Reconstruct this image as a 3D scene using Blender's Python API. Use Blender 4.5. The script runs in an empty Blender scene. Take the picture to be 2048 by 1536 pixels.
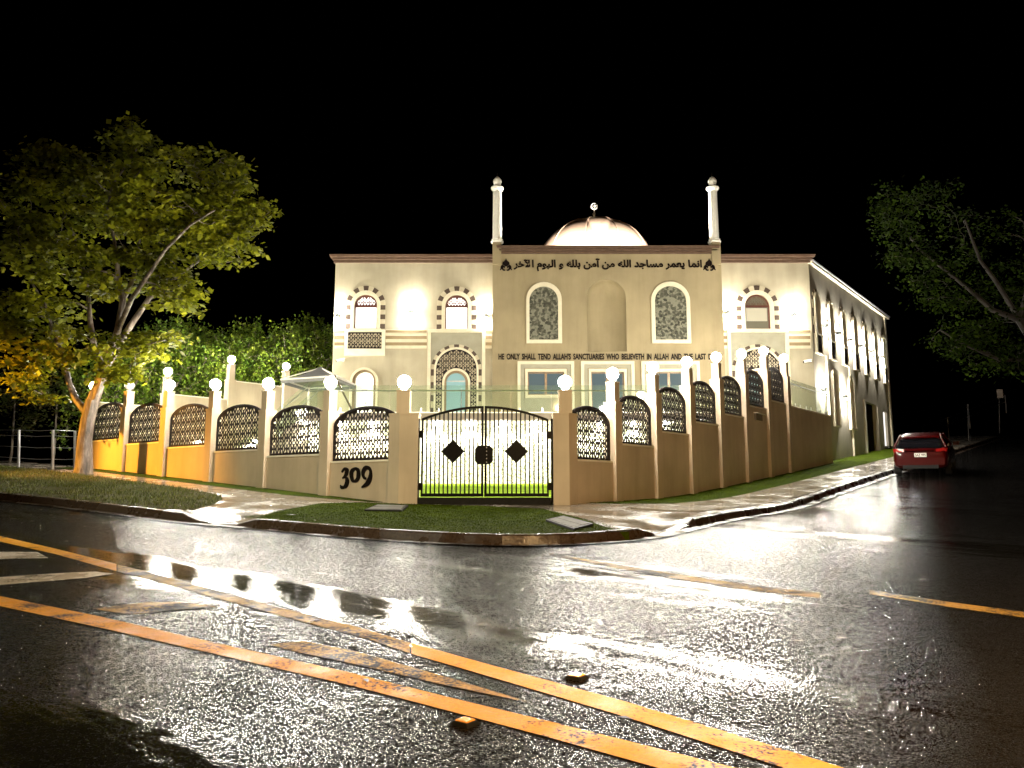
import bpy, math, random
import numpy as np
from mathutils import Vector
from mathutils.geometry import delaunay_2d_cdt
R = math.radians
random.seed(7)
rng = np.random.default_rng(7)
SC = bpy.context.scene
COL = SC.collection

# ------------------------------------------------------------------ camera
EZ = 1.42                      # eye height above the road at the photographer's feet
PITCH = 7.63
FPX = 1538.0                   # focal length in pixels of the 2048 px wide photograph
cam = bpy.data.cameras.new('camera')
cam.sensor_fit = 'HORIZONTAL'; cam.sensor_width = 36.0
cam.lens = 36.0 * FPX / 2048.0
cam.clip_start = 0.05; cam.clip_end = 1000
cam_o = bpy.data.objects.new('camera', cam)
cam_o.location = (0, 0, EZ); cam_o.rotation_euler = (R(90 + PITCH), 0, 0)
COL.objects.link(cam_o); SC.camera = cam_o

# ------------------------------------------------------------------ night sky
world = bpy.data.worlds.new('World'); SC.world = world; world.use_nodes = True
wn = world.node_tree.nodes; wl = world.node_tree.links
bg = wn['Background']
sky = wn.new('ShaderNodeTexSky'); sky.sky_type = 'NISHITA'; sky.sun_disc = False
sky.sun_elevation = R(-8.0); sky.sun_rotation = R(200); sky.altitude = 50
wl.new(sky.outputs[0], bg.inputs[0]); bg.inputs[1].default_value = 0.05

# ------------------------------------------------------------------ exposure
vs = SC.view_settings
vs.view_transform = 'Standard'; vs.look = 'None'; vs.exposure = 0.0; vs.gamma = 1.0
SC.cycles.max_bounces = 8; SC.cycles.diffuse_bounces = 3; SC.cycles.glossy_bounces = 4
SC.cycles.transparent_max_bounces = 24
SC.cycles.sample_clamp_indirect = 6.0; SC.cycles.sample_clamp_direct = 0.0
SC.cycles.use_light_tree = True
SC.cycles.caustics_reflective = False; SC.cycles.caustics_refractive = False

GLOBE = 950.0                  # lamp globes, radiance
SODIUM_A, SODIUM_B, LED_C = 21000.0, 9000.0, 5600.0

# ------------------------------------------------------------------ projection helpers (photo pixel -> place)
_c, _s = math.cos(R(PITCH)), math.sin(R(PITCH))
def ray(x, y):
    u = (x - 1024) / FPX; v = (768 - y) / FPX
    return np.array([u, _c - _s * v, _s + _c * v])
def at(x, y, Y):
    r = ray(x, y); p = r * (Y / r[1]); return np.array([p[0], p[1], p[2] + EZ])
TH = R(38)
U1 = np.array([math.sin(TH), math.cos(TH)])      # up the side street
U2 = np.array([-U1[1], U1[0]])                   # along the main road, to the left
C0 = np.array([-0.185, 15.265])                  # where the two fence lines would meet
def ab(X, Y):
    d = np.array([X, Y]) - C0; return d @ U1, d @ U2
def xy(a, b): return C0 + a * U1 + b * U2
# ground profile along each street, tabulated on the half metre so sheets match it exactly
GRID = np.arange(-80, 90.01, 0.5)
def table(pts):
    xs = [p[0] for p in pts]; ys = [p[1] for p in pts]
    fine = np.arange(-84, 94.01, 0.5)
    v = np.interp(fine, xs, ys)
    k = np.ones(5) / 5
    v = np.convolve(np.pad(v, 2, 'edge'), k, 'valid')
    return np.interp(GRID, fine, v)
TA = table([(-84, -1.3), (-20, -.80), (-4, -.30), (2.2, -.02), (6.8, .06), (9, .2), (13.4, .57), (20, 1.15), (94, 7.6)])
TB = table([(-84, -2.0), (-20, -.8), (-4, -.26), (2.9, 0.), (16, .89), (94, 5.0)])
GC = -.245 + EZ
def G(X, Y):
    a, b = ab(X, Y); return GC + float(np.interp(a, GRID, TA)) + float(np.interp(b, GRID, TB))
def Gab(a, b): return GC + float(np.interp(a, GRID, TA)) + float(np.interp(b, GRID, TB))
KH = 0.13                      # kerb height: road lies this far under the pavement profile
def on_ground(x, y, off=0.0):
    r = ray(x, y); o = np.array([0, 0, EZ]); t0 = 2.0
    f = lambda t: (o + r * t)[2] - (G(*(r * t)[:2]) + off)
    t = 2.0
    while t < 90 and f(t) > 0: t += 0.25
    lo, hi = t - .25, t
    for _ in range(24):
        m = (lo + hi) / 2
        if f(m) > 0: lo = m
        else: hi = m
    return o + r * hi

# ------------------------------------------------------------------ materials
MAT = {}
def nmat(name):
    m = bpy.data.materials.new(name); m.use_nodes = True; MAT[name] = m
    nt = m.node_tree; return m, nt, nt.nodes, nt.links, nt.nodes['Principled BSDF']
def noise(N, L, scale, detail=4, rough=.55, coord=None, vec=None):
    t = N.new('ShaderNodeTexNoise'); t.inputs['Scale'].default_value = scale
    t.inputs['Detail'].default_value = detail; t.inputs['Roughness'].default_value = rough
    if vec is None:
        g = N.new('ShaderNodeNewGeometry'); L.new(g.outputs['Position'], t.inputs['Vector'])
    else: L.new(vec, t.inputs['Vector'])
    return t
def ramp(N, L, src, stops):
    r = N.new('ShaderNodeValToRGB'); L.new(src, r.inputs[0])
    e = r.color_ramp.elements
    while len(e) < len(stops): e.new(.5)
    for q, (p, c) in zip(e, stops):
        q.position = p; q.color = (c, c, c, 1) if not isinstance(c, tuple) else (*c, 1)
    return r
def bump(N, L, b, src, strength, dist=.02, normal=None):
    q = N.new('ShaderNodeBump'); q.inputs['Strength'].default_value = strength; q.inputs['Distance'].default_value = dist
    L.new(src, q.inputs['Height'])
    if normal is not None: L.new(normal, q.inputs['Normal'])
    if b is not None: L.new(q.outputs[0], b.inputs['Normal'])
    return q
def mottled(name, c1, c2, scale=3, rough=.8, bs=.25, bscale=60, spec=.4, metal=0, bdist=.01):
    m, nt, N, L, b = nmat(name)
    n = noise(N, L, scale, 5)
    r = ramp(N, L, n.outputs[0], [(.3, c1), (.7, c2)])
    L.new(r.outputs[0], b.inputs['Base Color'])
    b.inputs['Roughness'].default_value = rough; b.inputs['Specular IOR Level'].default_value = spec
    b.inputs['Metallic'].default_value = metal
    if bs: bump(N, L, b, noise(N, L, bscale, 3).outputs[0], bs, bdist)
    return m
def emis(name, col, strength, base=(.8, .8, .8)):
    m, nt, N, L, b = nmat(name)
    b.inputs['Base Color'].default_value = (*base, 1)
    b.inputs['Emission Color'].default_value = (*col, 1); b.inputs['Emission Strength'].default_value = strength
    b.inputs['Roughness'].default_value = .4
    return m
def streaked(name, c1, c2, c3, rough=.75):
    # painted render with soft rain streaks and fine stipple
    m, nt, N, L, b = nmat(name)
    g = N.new('ShaderNodeNewGeometry')
    mp = N.new('ShaderNodeMapping'); mp.inputs['Scale'].default_value = (2.2, 2.2, .25)
    L.new(g.outputs['Position'], mp.inputs['Vector'])
    n1 = noise(N, L, 1.0, 6, .6, vec=mp.outputs[0]); n2 = noise(N, L, .7, 4)
    r1 = ramp(N, L, n1.outputs[0], [(.32, c1), (.55, c2), (.8, c3)])
    r2 = ramp(N, L, n2.outputs[0], [(.3, .76), (.7, 1.0)])
    mx = N.new('ShaderNodeMix'); mx.data_type = 'RGBA'; mx.blend_type = 'MULTIPLY'; mx.inputs[0].default_value = 1
    L.new(r1.outputs[0], mx.inputs[6]); L.new(r2.outputs[0], mx.inputs[7])
    L.new(mx.outputs[2], b.inputs['Base Color'])
    b.inputs['Roughness'].default_value = rough; b.inputs['Specular IOR Level'].default_value = .3
    bump(N, L, b, noise(N, L, 70, 4).outputs[0], .35, .008)
    return m
streaked('cream_render', (.42, .375, .265), (.47, .42, .30), (.51, .46, .335))
streaked('tan_render', (.305, .25, .145), (.34, .28, .165), (.37, .305, .185))
streaked('fence_render', (.53, .435, .315), (.61, .51, .375), (.66, .565, .425))
streaked('side_render', (.50, .46, .37), (.56, .52, .42), (.60, .56, .46))
mottled('trim_cream', (.64, .58, .42), (.72, .66, .50), 4, .6, .1)
mottled('panel_sage', (.31, .295, .22), (.36, .345, .26), 3, .8, .2)
mottled('ochre_band', (.20, .145, .07), (.24, .175, .09), 4, .7, .1)
mottled('cornice_brown', (.085, .05, .032), (.12, .075, .05), 5, .6, .1)
mottled('block_brown', (.06, .04, .028), (.085, .058, .042), 9, .7, .2)
mottled('block_cream', (.46, .41, .28), (.53, .47, .34), 9, .7, .2)
mottled('door_reveal', (.21, .15, .08), (.26, .19, .11), 6, .6, .1)
mottled('iron_black', (.002, .002, .002), (.005, .0045, .0045), 20, .4, .1, 90, .12)
mottled('screen_brown', (.008, .004, .004), (.014, .008, .007), 15, .5, .1, 80, .25)
mottled('letter_brown', (.005, .003, .003), (.009, .006, .005), 12, .5, 0, spec=.12)
mottled('window_frame', (.10, .035, .025), (.14, .05, .035), 12, .4, 0)
mottled('alu_bronze', (.16, .12, .08), (.21, .16, .11), 12, .35, 0, 60, .5, .6)
mottled('steel', (.45, .45, .43), (.6, .6, .57), 10, .28, .05, 60, .5, 1.0)
mottled('galvanised', (.30, .31, .32), (.42, .43, .44), 14, .45, .1, 80, .5, .8)
mottled('canvas_grey', (.16, .165, .16), (.21, .215, .21), 5, .8, .2, 120)
mottled('slab_dark', (.14, .11, .085), (.18, .145, .115), 5, .7, .2)
mottled('post_white', (.70, .68, .60), (.78, .76, .68), 8, .5, .05)
mottled('concrete_lid', (.07, .066, .055), (.115, .11, .095), 7, .7, .3, spec=.08)
mottled('pit_frame', (.008, .008, .007), (.016, .015, .013), 9, .6, .2, spec=.1)
mottled('shade_black', (.004, .004, .004), (.007, .007, .006), 3, .9, 0)  # near-black colour standing in for the shade inside the carport
mottled('roof_sheet', (.07, .065, .06), (.10, .095, .09), 3, .6, .1)
mottled('sill_white', (.78, .74, .62), (.84, .80, .68), 5, .45, .1)
mottled('tyre', (.008, .008, .008), (.014, .014, .014), 20, .8, .2, 200)
mottled('soil', (.035, .025, .016), (.07, .05, .03), 6, .9, .5, 30, bdist=.03)
mottled('chip_timber', (.06, .045, .03), (.12, .09, .06), 10, .8, .2)
emis('globe_lit', (1.0, .93, .79), GLOBE)
mottled('globe_unlit', (.72, .72, .70), (.8, .8, .78), 10, .25, 0)
emis('sconce_lit', (1.0, .94, .84), 7500.0)
emis('washer_lit', (1.0, .95, .86), 300.0)
emis('window_lit', (1.0, .96, .93), 1.25)
emis('door_lit', (1.0, .95, .82), .9)
emis('sodium_lens', (1.0, .45, .06), 30)
emis('led_lens', (1.0, .92, .75), 30)
def asphalt():
    m, nt, N, L, b = nmat('wet_asphalt')
    def math_(op, x, y=None, z=None):
        q = N.new('ShaderNodeMath'); q.operation = op
        for i, v in enumerate((x, y, z)):
            if v is None: continue
            if isinstance(v, (int, float)): q.inputs[i].default_value = v
            else: L.new(v, q.inputs[i])
        return q.outputs[0]
    g = N.new('ShaderNodeNewGeometry')
    rot = N.new('ShaderNodeMapping'); rot.inputs['Rotation'].default_value = (0, 0, R(38))   # y runs up the side street, x along the main road
    L.new(g.outputs['Position'], rot.inputs['Vector'])
    st = N.new('ShaderNodeMapping'); st.inputs['Scale'].default_value = (.14, 1.1, 1)
    L.new(rot.outputs[0], st.inputs['Vector'])
    big = noise(N, L, .5, 5, .62); streak = noise(N, L, 1.0, 6, .68, vec=st.outputs[0])
    sep = N.new('ShaderNodeSeparateXYZ'); L.new(rot.outputs[0], sep.inputs[0])
    wob = math_('MULTIPLY_ADD', streak.outputs[0], .9, -.45)
    yy = math_('ADD', sep.outputs[1], wob)
    trk = None
    for a0, w in ((-7.25, .60), (-10.3, .4)):            # polished wheel tracks along the lane
        d = math_('ABSOLUTE', math_('SUBTRACT', yy, 11.915 + a0))
        k = N.new('ShaderNodeMapRange'); k.interpolation_type = 'SMOOTHSTEP'; L.new(d, k.inputs[0]); k.inputs[1].default_value = 0; k.inputs[2].default_value = w; k.inputs[3].default_value = 1; k.inputs[4].default_value = 0
        trk = k.outputs[0] if trk is None else math_('MAXIMUM', trk, k.outputs[0])
    val = math_('MULTIPLY_ADD', big.outputs[0], .55, streak.outputs[0])
    val = math_('MULTIPLY_ADD', trk, -.19, val)
    wet = ramp(N, L, val, [(.56, 0.0), (.76, 1.0)]); wet.color_ramp.interpolation = 'EASE'   # 0 standing film, 1 bare stone
    fine = noise(N, L, 100, 2, .6); stone = N.new('ShaderNodeTexVoronoi'); stone.inputs['Scale'].default_value = 80
    L.new(g.outputs['Position'], stone.inputs['Vector'])
    grit = noise(N, L, 60, 2, .5)
    st2 = N.new('ShaderNodeMapping'); st2.inputs['Scale'].default_value = (1.0, 1.0, 1.0); L.new(g.outputs['Position'], st2.inputs['Vector'])
    pore = noise(N, L, 95, 2, .6); pore2 = noise(N, L, 30, 3, .6)
    pv = math_('MULTIPLY_ADD', pore2.outputs[0], .5, pore.outputs[0])
    pv = math_('MULTIPLY_ADD', wet.outputs[0], .17, pv)                 # film breaks up over bare stone
    sd = N.new('ShaderNodeMapRange'); sd.interpolation_type = 'SMOOTHSTEP'; L.new(sep.outputs[1], sd.inputs[0]); sd.inputs[1].default_value = 11.915 - 4.5; sd.inputs[2].default_value = 11.915 + 6; sd.inputs[3].default_value = 0; sd.inputs[4].default_value = -.16
    pv = math_('ADD', pv, sd.outputs[0])                                # the side street carries a tighter, smoother seal
    pm = ramp(N, L, pv, [(.865, 0.0), (.945, 1.0)])
    rr = N.new('ShaderNodeMapRange'); L.new(pm.outputs[0], rr.inputs[0]); rr.inputs[3].default_value = .055; rr.inputs[4].default_value = .8
    L.new(rr.outputs[0], b.inputs['Roughness'])
    sl = N.new('ShaderNodeMapRange'); L.new(pm.outputs[0], sl.inputs[0]); sl.inputs[4].default_value = .0
    fl = N.new('ShaderNodeMapRange'); L.new(wet.outputs[0], fl.inputs[0]); fl.inputs[3].default_value = .02; fl.inputs[4].default_value = .19; L.new(fl.outputs[0], sl.inputs[3])
    L.new(sl.outputs[0], b.inputs['Specular IOR Level'])
    colr = ramp(N, L, fine.outputs[0], [(.3, (.004, .0036, .0033)), (.55, (.008, .0074, .007)), (.8, (.022, .020, .018))])
    L.new(colr.outputs[0], b.inputs['Base Color'])
    h = math_('MULTIPLY_ADD', fine.outputs[0], .7, stone.outputs['Distance']); h = math_('MULTIPLY_ADD', grit.outputs[0], .8, h)
    bs = N.new('ShaderNodeMapRange'); L.new(wet.outputs[0], bs.inputs[0]); bs.inputs[3].default_value = .20; bs.inputs[4].default_value = 1.0
    q = N.new('ShaderNodeBump'); q.inputs['Distance'].default_value = .0020
    L.new(bs.outputs[0], q.inputs['Strength']); L.new(h, q.inputs['Height'])
    n2 = noise(N, L, 17, 2, .55); n3 = noise(N, L, 8, 2, .5)
    h2 = math_('MULTIPLY_ADD', n3.outputs[0], 1.6, n2.outputs[0])
    q2 = N.new('ShaderNodeBump'); q2.inputs['Distance'].default_value = .0031
    L.new(bs.outputs[0], q2.inputs['Strength']); L.new(h2, q2.inputs['Height']); L.new(q.outputs[0], q2.inputs['Normal'])
    L.new(q2.outputs[0], b.inputs['Normal'])
asphalt()
def wet_surface(name, c1, c2, r0, r1, scale=1.2, bstr=.3, bscale=30, spec=.6, wear=None):
    m, nt, N, L, b = nmat(name)
    n = noise(N, L, scale, 5, .6); f = noise(N, L, bscale, 4, .6)
    cr = ramp(N, L, f.outputs[0], [(.3, c1), (.7, c2)]); out = cr.outputs[0]
    if wear:                                   # paint rubbed off the stone
        w1 = noise(N, L, 2.3, 6, .72); w2 = noise(N, L, 46, 2, .6)
        ad = N.new('ShaderNodeMath'); ad.operation = 'MULTIPLY_ADD'; L.new(w2.outputs[0], ad.inputs[0]); ad.inputs[1].default_value = .55; L.new(w1.outputs[0], ad.inputs[2])
        wr = ramp(N, L, ad.outputs[0], [(wear, 0.0), (wear + .10, 1.0)])
        mx = N.new('ShaderNodeMix'); mx.data_type = 'RGBA'; L.new(wr.outputs[0], mx.inputs[0]); mx.inputs[6].default_value = (.016, .014, .012, 1); L.new(cr.outputs[0], mx.inputs[7]); out = mx.outputs[2]
    L.new(out, b.inputs['Base Color'])
    rr = ramp(N, L, n.outputs[0], [(.40, r0), (.62, r1)]); L.new(rr.outputs[0], b.inputs['Roughness'])
    b.inputs['Specular IOR Level'].default_value = spec
    bump(N, L, b, f.outputs[0], bstr, .006)
wet_surface('wet_concrete', (.13, .11, .085), (.20, .175, .14), .08, .32, 1.1, .25)
wet_surface('wet_kerb', (.025, .016, .011), (.055, .038, .026), .14, .45, 2.0, .5, 22, .45)
wet_surface('wet_slab', (.17, .15, .11), (.25, .22, .165), .10, .28, 1.6, .2)
wet_surface('paint_yellow', (.58, .27, .002), (.74, .35, .003), .35, .6, 3.0, .6, 40, .08, .61)
wet_surface('paint_white', (.50, .47, .40), (.66, .62, .54), .18, .42, 3.0, .6, 40, .4, .62)
wet_surface('paint_worn', (.16, .09, .02), (.48, .29, .03), .40, .6, 3.0, .7, 40, .05, .72)
def turf(name, c1, c2, c3, scale, bstr):
    m, nt, N, L, b = nmat(name)
    n = noise(N, L, scale, 6, .7); n2 = noise(N, L, 1.1, 4)
    r = ramp(N, L, n.outputs[0], [(.28, c1), (.5, c2), (.75, c3)])
    r2 = ramp(N, L, n2.outputs[0], [(.3, .65), (.7, 1.0)])
    mx = N.new('ShaderNodeMix'); mx.data_type = 'RGBA'; mx.blend_type = 'MULTIPLY'; mx.inputs[0].default_value = 1
    L.new(r.outputs[0], mx.inputs[6]); L.new(r2.outputs[0], mx.inputs[7]); L.new(mx.outputs[2], b.inputs['Base Color'])
    b.inputs['Roughness'].default_value = .9; b.inputs['Specular IOR Level'].default_value = .03
    bump(N, L, b, n.outputs[0], bstr, .02)
turf('artificial_turf', (.016, .027, .0005), (.036, .056, .001), (.065, .088, .0015), 55, .7)
turf('lawn_turf', (.09, .15, .006), (.16, .26, .012), (.24, .34, .02), 40, .6)
turf('verge_soil', (.030, .022, .010), (.050, .045, .014), (.060, .075, .018), 9, .8)
def leafy(name, cols, trans=.35, scale=1.5, rough=.5, spec=.3):
    m, nt, N, L, b = nmat(name)
    n = noise(N, L, scale, 3)
    r = ramp(N, L, n.outputs[0], list(zip((.25, .5, .75), cols)))
    oi = N.new('ShaderNodeNewGeometry')
    rr = ramp(N, L, oi.outputs['Random Per Island'], [(0, .30), (1, 1.45)])
    mx = N.new('ShaderNodeMix'); mx.data_type = 'RGBA'; mx.blend_type = 'MULTIPLY'; mx.inputs[0].default_value = 1
    L.new(r.outputs[0], mx.inputs[6]); L.new(rr.outputs[0], mx.inputs[7])
    L.new(mx.outputs[2], b.inputs['Base Color'])
    b.inputs['Roughness'].default_value = rough; b.inputs['Specular IOR Level'].default_value = spec
    tr = N.new('ShaderNodeBsdfTranslucent'); L.new(mx.outputs[2], tr.inputs[0])
    ms = N.new('ShaderNodeMixShader'); ms.inputs[0].default_value = trans
    L.new(b.outputs[0], ms.inputs[1]); L.new(tr.outputs[0], ms.inputs[2])
    L.new(ms.outputs[0], N['Material Output'].inputs[0])
leafy('leaf_poinciana', [(.06, .075, .004), (.14, .15, .007), (.28, .275, .010)], .42, .8, .6, .08)
leafy('leaf_vine', [(.02, .05, .005), (.07, .115, .010), (.22, .27, .028)], .35, 2.0, .5, .12)
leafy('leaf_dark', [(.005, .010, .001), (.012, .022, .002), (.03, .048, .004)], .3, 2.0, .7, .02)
leafy('leaf_shrub', [(.03, .05, .01), (.06, .08, .012), (.13, .07, .03)], .3, 3.0)
leafy('grass_blade', [(.045, .060, .010), (.075, .090, .014), (.11, .105, .025)], .25, 2.0, .55)
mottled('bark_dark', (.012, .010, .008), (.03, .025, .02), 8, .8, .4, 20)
leafy('turf_blade', [(.020, .034, .0006), (.040, .062, .001), (.072, .098, .002)], .2, 3.0, .8, .02)
leafy('leaf_dry', [(.05, .03, .01), (.10, .06, .02), (.16, .11, .03)], .1, 3.0, .4)
def bark():
    m, nt, N, L, b = nmat('bark')
    g = N.new('ShaderNodeNewGeometry'); mp = N.new('ShaderNodeMapping'); mp.inputs['Scale'].default_value = (6, 6, 1.1)
    L.new(g.outputs['Position'], mp.inputs['Vector'])
    n = noise(N, L, 1.0, 6, .65, vec=mp.outputs[0])
    r = ramp(N, L, n.outputs[0], [(.38, (.03, .021, .015)), (.5, (.09, .066, .048)), (.64, (.22, .185, .15))])
    L.new(r.outputs[0], b.inputs['Base Color']); b.inputs['Roughness'].default_value = .6
    bump(N, L, b, n.outputs[0], .8, .05)
bark()
def glass(name, tint, refl=.10, alpha=.0, col=(0, 0, 0)):
    m, nt, N, L, b = nmat(name)
    tp = N.new('ShaderNodeBsdfTransparent'); tp.inputs[0].default_value = (*tint, 1)
    gl = N.new('ShaderNodeBsdfGlossy'); gl.inputs['Roughness'].default_value = .03
    lw_ = N.new('ShaderNodeLayerWeight'); lw_.inputs[0].default_value = .5
    pw_ = N.new('ShaderNodeMath'); pw_.operation = 'POWER'; L.new(lw_.outputs['Facing'], pw_.inputs[0]); pw_.inputs[1].default_value = 5
    fr = N.new('ShaderNodeMath'); fr.operation = 'MULTIPLY_ADD'; L.new(pw_.outputs[0], fr.inputs[0]); fr.inputs[1].default_value = .9; fr.inputs[2].default_value = .045
    ms = N.new('ShaderNodeMixShader'); L.new(fr.outputs[0], ms.inputs[0])
    L.new(tp.outputs[0], ms.inputs[1]); L.new(gl.outputs[0], ms.inputs[2])
    if alpha:
        df = N.new('ShaderNodeBsdfDiffuse'); df.inputs[0].default_value = (*col, 1)
        m2 = N.new('ShaderNodeMixShader'); m2.inputs[0].default_value = alpha
        L.new(ms.outputs[0], m2.inputs[1]); L.new(df.outputs[0], m2.inputs[2]); ms = m2
    L.new(ms.outputs[0], N['Material Output'].inputs[0])
glass('balustrade_glass', (.92, .96, .91), alpha=.04, col=(.42, .50, .38))
def pane(name, base, rough=.08, em=None, es=0):
    m, nt, N, L, b = nmat(name)
    b.inputs['Base Color'].default_value = (*base, 1); b.inputs['Roughness'].default_value = rough
    b.inputs['Specular IOR Level'].default_value = .8
    if em: b.inputs['Emission Color'].default_value = (*em, 1); b.inputs['Emission Strength'].default_value = es
pane('pane_dark_glow', (.03, .04, .045), .08, (.30, .42, .45), .28)  # unlit dark glass with a faint glow put into its colour
pane('pane_dim', (.10, .09, .06), .15, (.55, .50, .36), .22)
pane('pane_blind', (.3, .28, .2), .4, (.62, .56, .42), .5)
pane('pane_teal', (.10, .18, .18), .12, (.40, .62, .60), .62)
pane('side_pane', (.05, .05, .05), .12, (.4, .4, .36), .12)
def stonework():
    m, nt, N, L, b = nmat('crazy_stone')
    v = N.new('ShaderNodeTexVoronoi'); v.inputs['Scale'].default_value = 9.5; v.inputs['Randomness'].default_value = 1
    g = N.new('ShaderNodeNewGeometry'); L.new(g.outputs['Position'], v.inputs['Vector'])
    n = noise(N, L, 14, 5, .7)
    ad = N.new('ShaderNodeMath'); ad.operation = 'MULTIPLY_ADD'; L.new(n.outputs[0], ad.inputs[0]); ad.inputs[1].default_value = .7
    L.new(v.outputs['Color'], ad.inputs[2])
    r = ramp(N, L, ad.outputs[0], [(.45, (.025, .025, .015)), (.8, (.075, .075, .05)), (1.05, (.19, .19, .14))])
    L.new(r.outputs[0], b.inputs['Base Color']); b.inputs['Roughness'].default_value = .7
    bump(N, L, b, ad.outputs[0], .7, .03)
    m, nt, N, L, b = nmat('pebble_wall')
    v = N.new('ShaderNodeTexVoronoi'); v.inputs['Scale'].default_value = 17
    g = N.new('ShaderNodeNewGeometry'); L.new(g.outputs['Position'], v.inputs['Vector'])
    n = noise(N, L, 30, 4, .6)
    r = ramp(N, L, v.outputs['Distance'], [(.30, (.74, .72, .62)), (.55, (.56, .56, .42)), (.80, (.20, .22, .10))])
    L.new(r.outputs[0], b.inputs['Base Color']); b.inputs['Roughness'].default_value = .8
    bump(N, L, b, v.outputs['Distance'], .8, .03)
stonework()
def copper():
    m, nt, N, L, b = nmat('dome_copper')
    n = noise(N, L, 2.2, 5)
    r = ramp(N, L, n.outputs[0], [(.3, (.78, .54, .40)), (.7, (.86, .64, .49))])
    L.new(r.outputs[0], b.inputs['Base Color']); b.inputs['Metallic'].default_value = .45; b.inputs['Roughness'].default_value = .42
copper()
def carpaint():
    m, nt, N, L, b = nmat('car_paint')
    b.inputs['Base Color'].default_value = (.05, .0008, .001, 1); b.inputs['Metallic'].default_value = .0
    b.inputs['Roughness'].default_value = .4; b.inputs['Specular IOR Level'].default_value = .1; b.inputs['Coat Weight'].default_value = 1; b.inputs['Coat Roughness'].default_value = .06
    n = noise(N, L, 120, 2); bump(N, L, b, n.outputs[0], .05, .002)
carpaint()
pane('car_glass', (.006, .006, .008), .05)
pane('tail_red', (.28, .01, .01), .15, (1, .05, .02), .05)
pane('chrome', (.7, .7, .7), .1); MAT['chrome'].node_tree.nodes['Principled BSDF'].inputs['Metallic'].default_value = 1
pane('plate_white', (.85, .85, .8), .4)
pane('reflector_amber', (.75, .28, .02), .2, (1, .4, .03), .25)

# ------------------------------------------------------------------ mesh helpers
class MB:
    def __init__(s): s.v = []; s.f = []; s.smooth = False
    def add(s, vs, fs):
        o = len(s.v); s.v += [tuple(map(float, p)) for p in vs]; s.f += [tuple(i + o for i in q) for q in fs]; return s
    def box(s, c, size, rot=0.0):
        hx, hy, hz = size[0] / 2, size[1] / 2, size[2] / 2; cr, sr = math.cos(rot), math.sin(rot)
        p = []
        for z in (-hz, hz):
            for x, y in ((-hx, -hy), (hx, -hy), (hx, hy), (-hx, hy)):
                p.append((c[0] + x * cr - y * sr, c[1] + x * sr + y * cr, c[2] + z))
        return s.add(p, [(3, 2, 1, 0), (4, 5, 6, 7), (0, 1, 5, 4), (1, 2, 6, 5), (2, 3, 7, 6), (3, 0, 4, 7)])
    def prism(s, poly, z0, z1, top=None):
        n = len(poly); t = top or poly
        p = [(x, y, z0) for x, y in poly] + [(x, y, z1) for x, y in t]
        return s.add(p, [tuple(reversed(range(n))), tuple(range(n, 2 * n))] + [(i, (i + 1) % n, n + (i + 1) % n, n + i) for i in range(n)])
    def lathe(s, prof, n, c, close=True):
        p = []; f = []
        for r, z in prof:
            for k in range(n):
                a = 2 * math.pi * k / n; p.append((c[0] + r * math.cos(a), c[1] + r * math.sin(a), c[2] + z))
        m = len(prof)
        for i in range(m - 1):
            for k in range(n):
                f.append((i * n + k, i * n + (k + 1) % n, (i + 1) * n + (k + 1) % n, (i + 1) * n + k))
        if close: f += [tuple(reversed(range(n))), tuple(range((m - 1) * n, m * n))]
        s.smooth = True
        return s.add(p, f)
    def tube(s, pts, rad, n=6):
        pts = [np.array(p, float) for p in pts]; m = len(pts)
        if not hasattr(rad, '__len__'): rad = [rad] * m
        p = []; f = []; prev = None
        for i in range(m):
            d = pts[min(i + 1, m - 1)] - pts[max(i - 1, 0)]; d = d / (np.linalg.norm(d) + 1e-9)
            if prev is None: prev = np.cross(d, (0, 0, 1) if abs(d[2]) < .9 else (1, 0, 0))
            u = prev - d * (prev @ d); u /= np.linalg.norm(u) + 1e-9; prev = u; w = np.cross(d, u)
            for k in range(n):
                a = 2 * math.pi * k / n; p.append(pts[i] + rad[i] * (math.cos(a) * u + math.sin(a) * w))
        for i in range(m - 1):
            for k in range(n):
                f.append((i * n + k, i * n + (k + 1) % n, (i + 1) * n + (k + 1) % n, (i + 1) * n + k))
        f += [tuple(reversed(range(n))), tuple(range((m - 1) * n, m * n))]
        s.smooth = True
        return s.add(p, f)
    def mesh(s, name, mat, origin=(0, 0, 0)):
        me = bpy.data.meshes.new(name)
        o = np.array(origin, float)
        me.from_pydata([tuple(np.array(p) - o) for p in s.v], [], s.f); me.update()
        me.materials.append(MAT[mat])
        if s.smooth:
            me.polygons.foreach_set('use_smooth', [True] * len(me.polygons))
            try: me.set_sharp_from_angle(angle=R(40))
            except Exception: pass
        return me
    def build(s, name, mat, parent=None, origin=None):
        """one mesh object; under a parent the mesh is stored relative to the root's base"""
        if parent is not None: org = BASE[parent.name]
        else: org = np.array(origin if origin is not None else (0, 0, 0), float)
        o = bpy.data.objects.new(name, s.mesh(name, mat, org)); COL.objects.link(o)
        if parent is None: o.location = org
        else: o.parent = parent
        BASE[o.name] = org
        return o
BASE = {}
def tag(o, label=None, cat=None, group=None, kind=None):
    if label: o['label'] = label
    if cat: o['category'] = cat
    if group: o['group'] = group
    if kind: o['kind'] = kind
    return o
def thing(name, label, cat, loc, group=None):
    o = bpy.data.objects.new(name, None); o.empty_display_size = .2; COL.objects.link(o)
    o.location = loc; BASE[o.name] = np.array(loc, float)
    return tag(o, label, cat, group)
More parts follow.
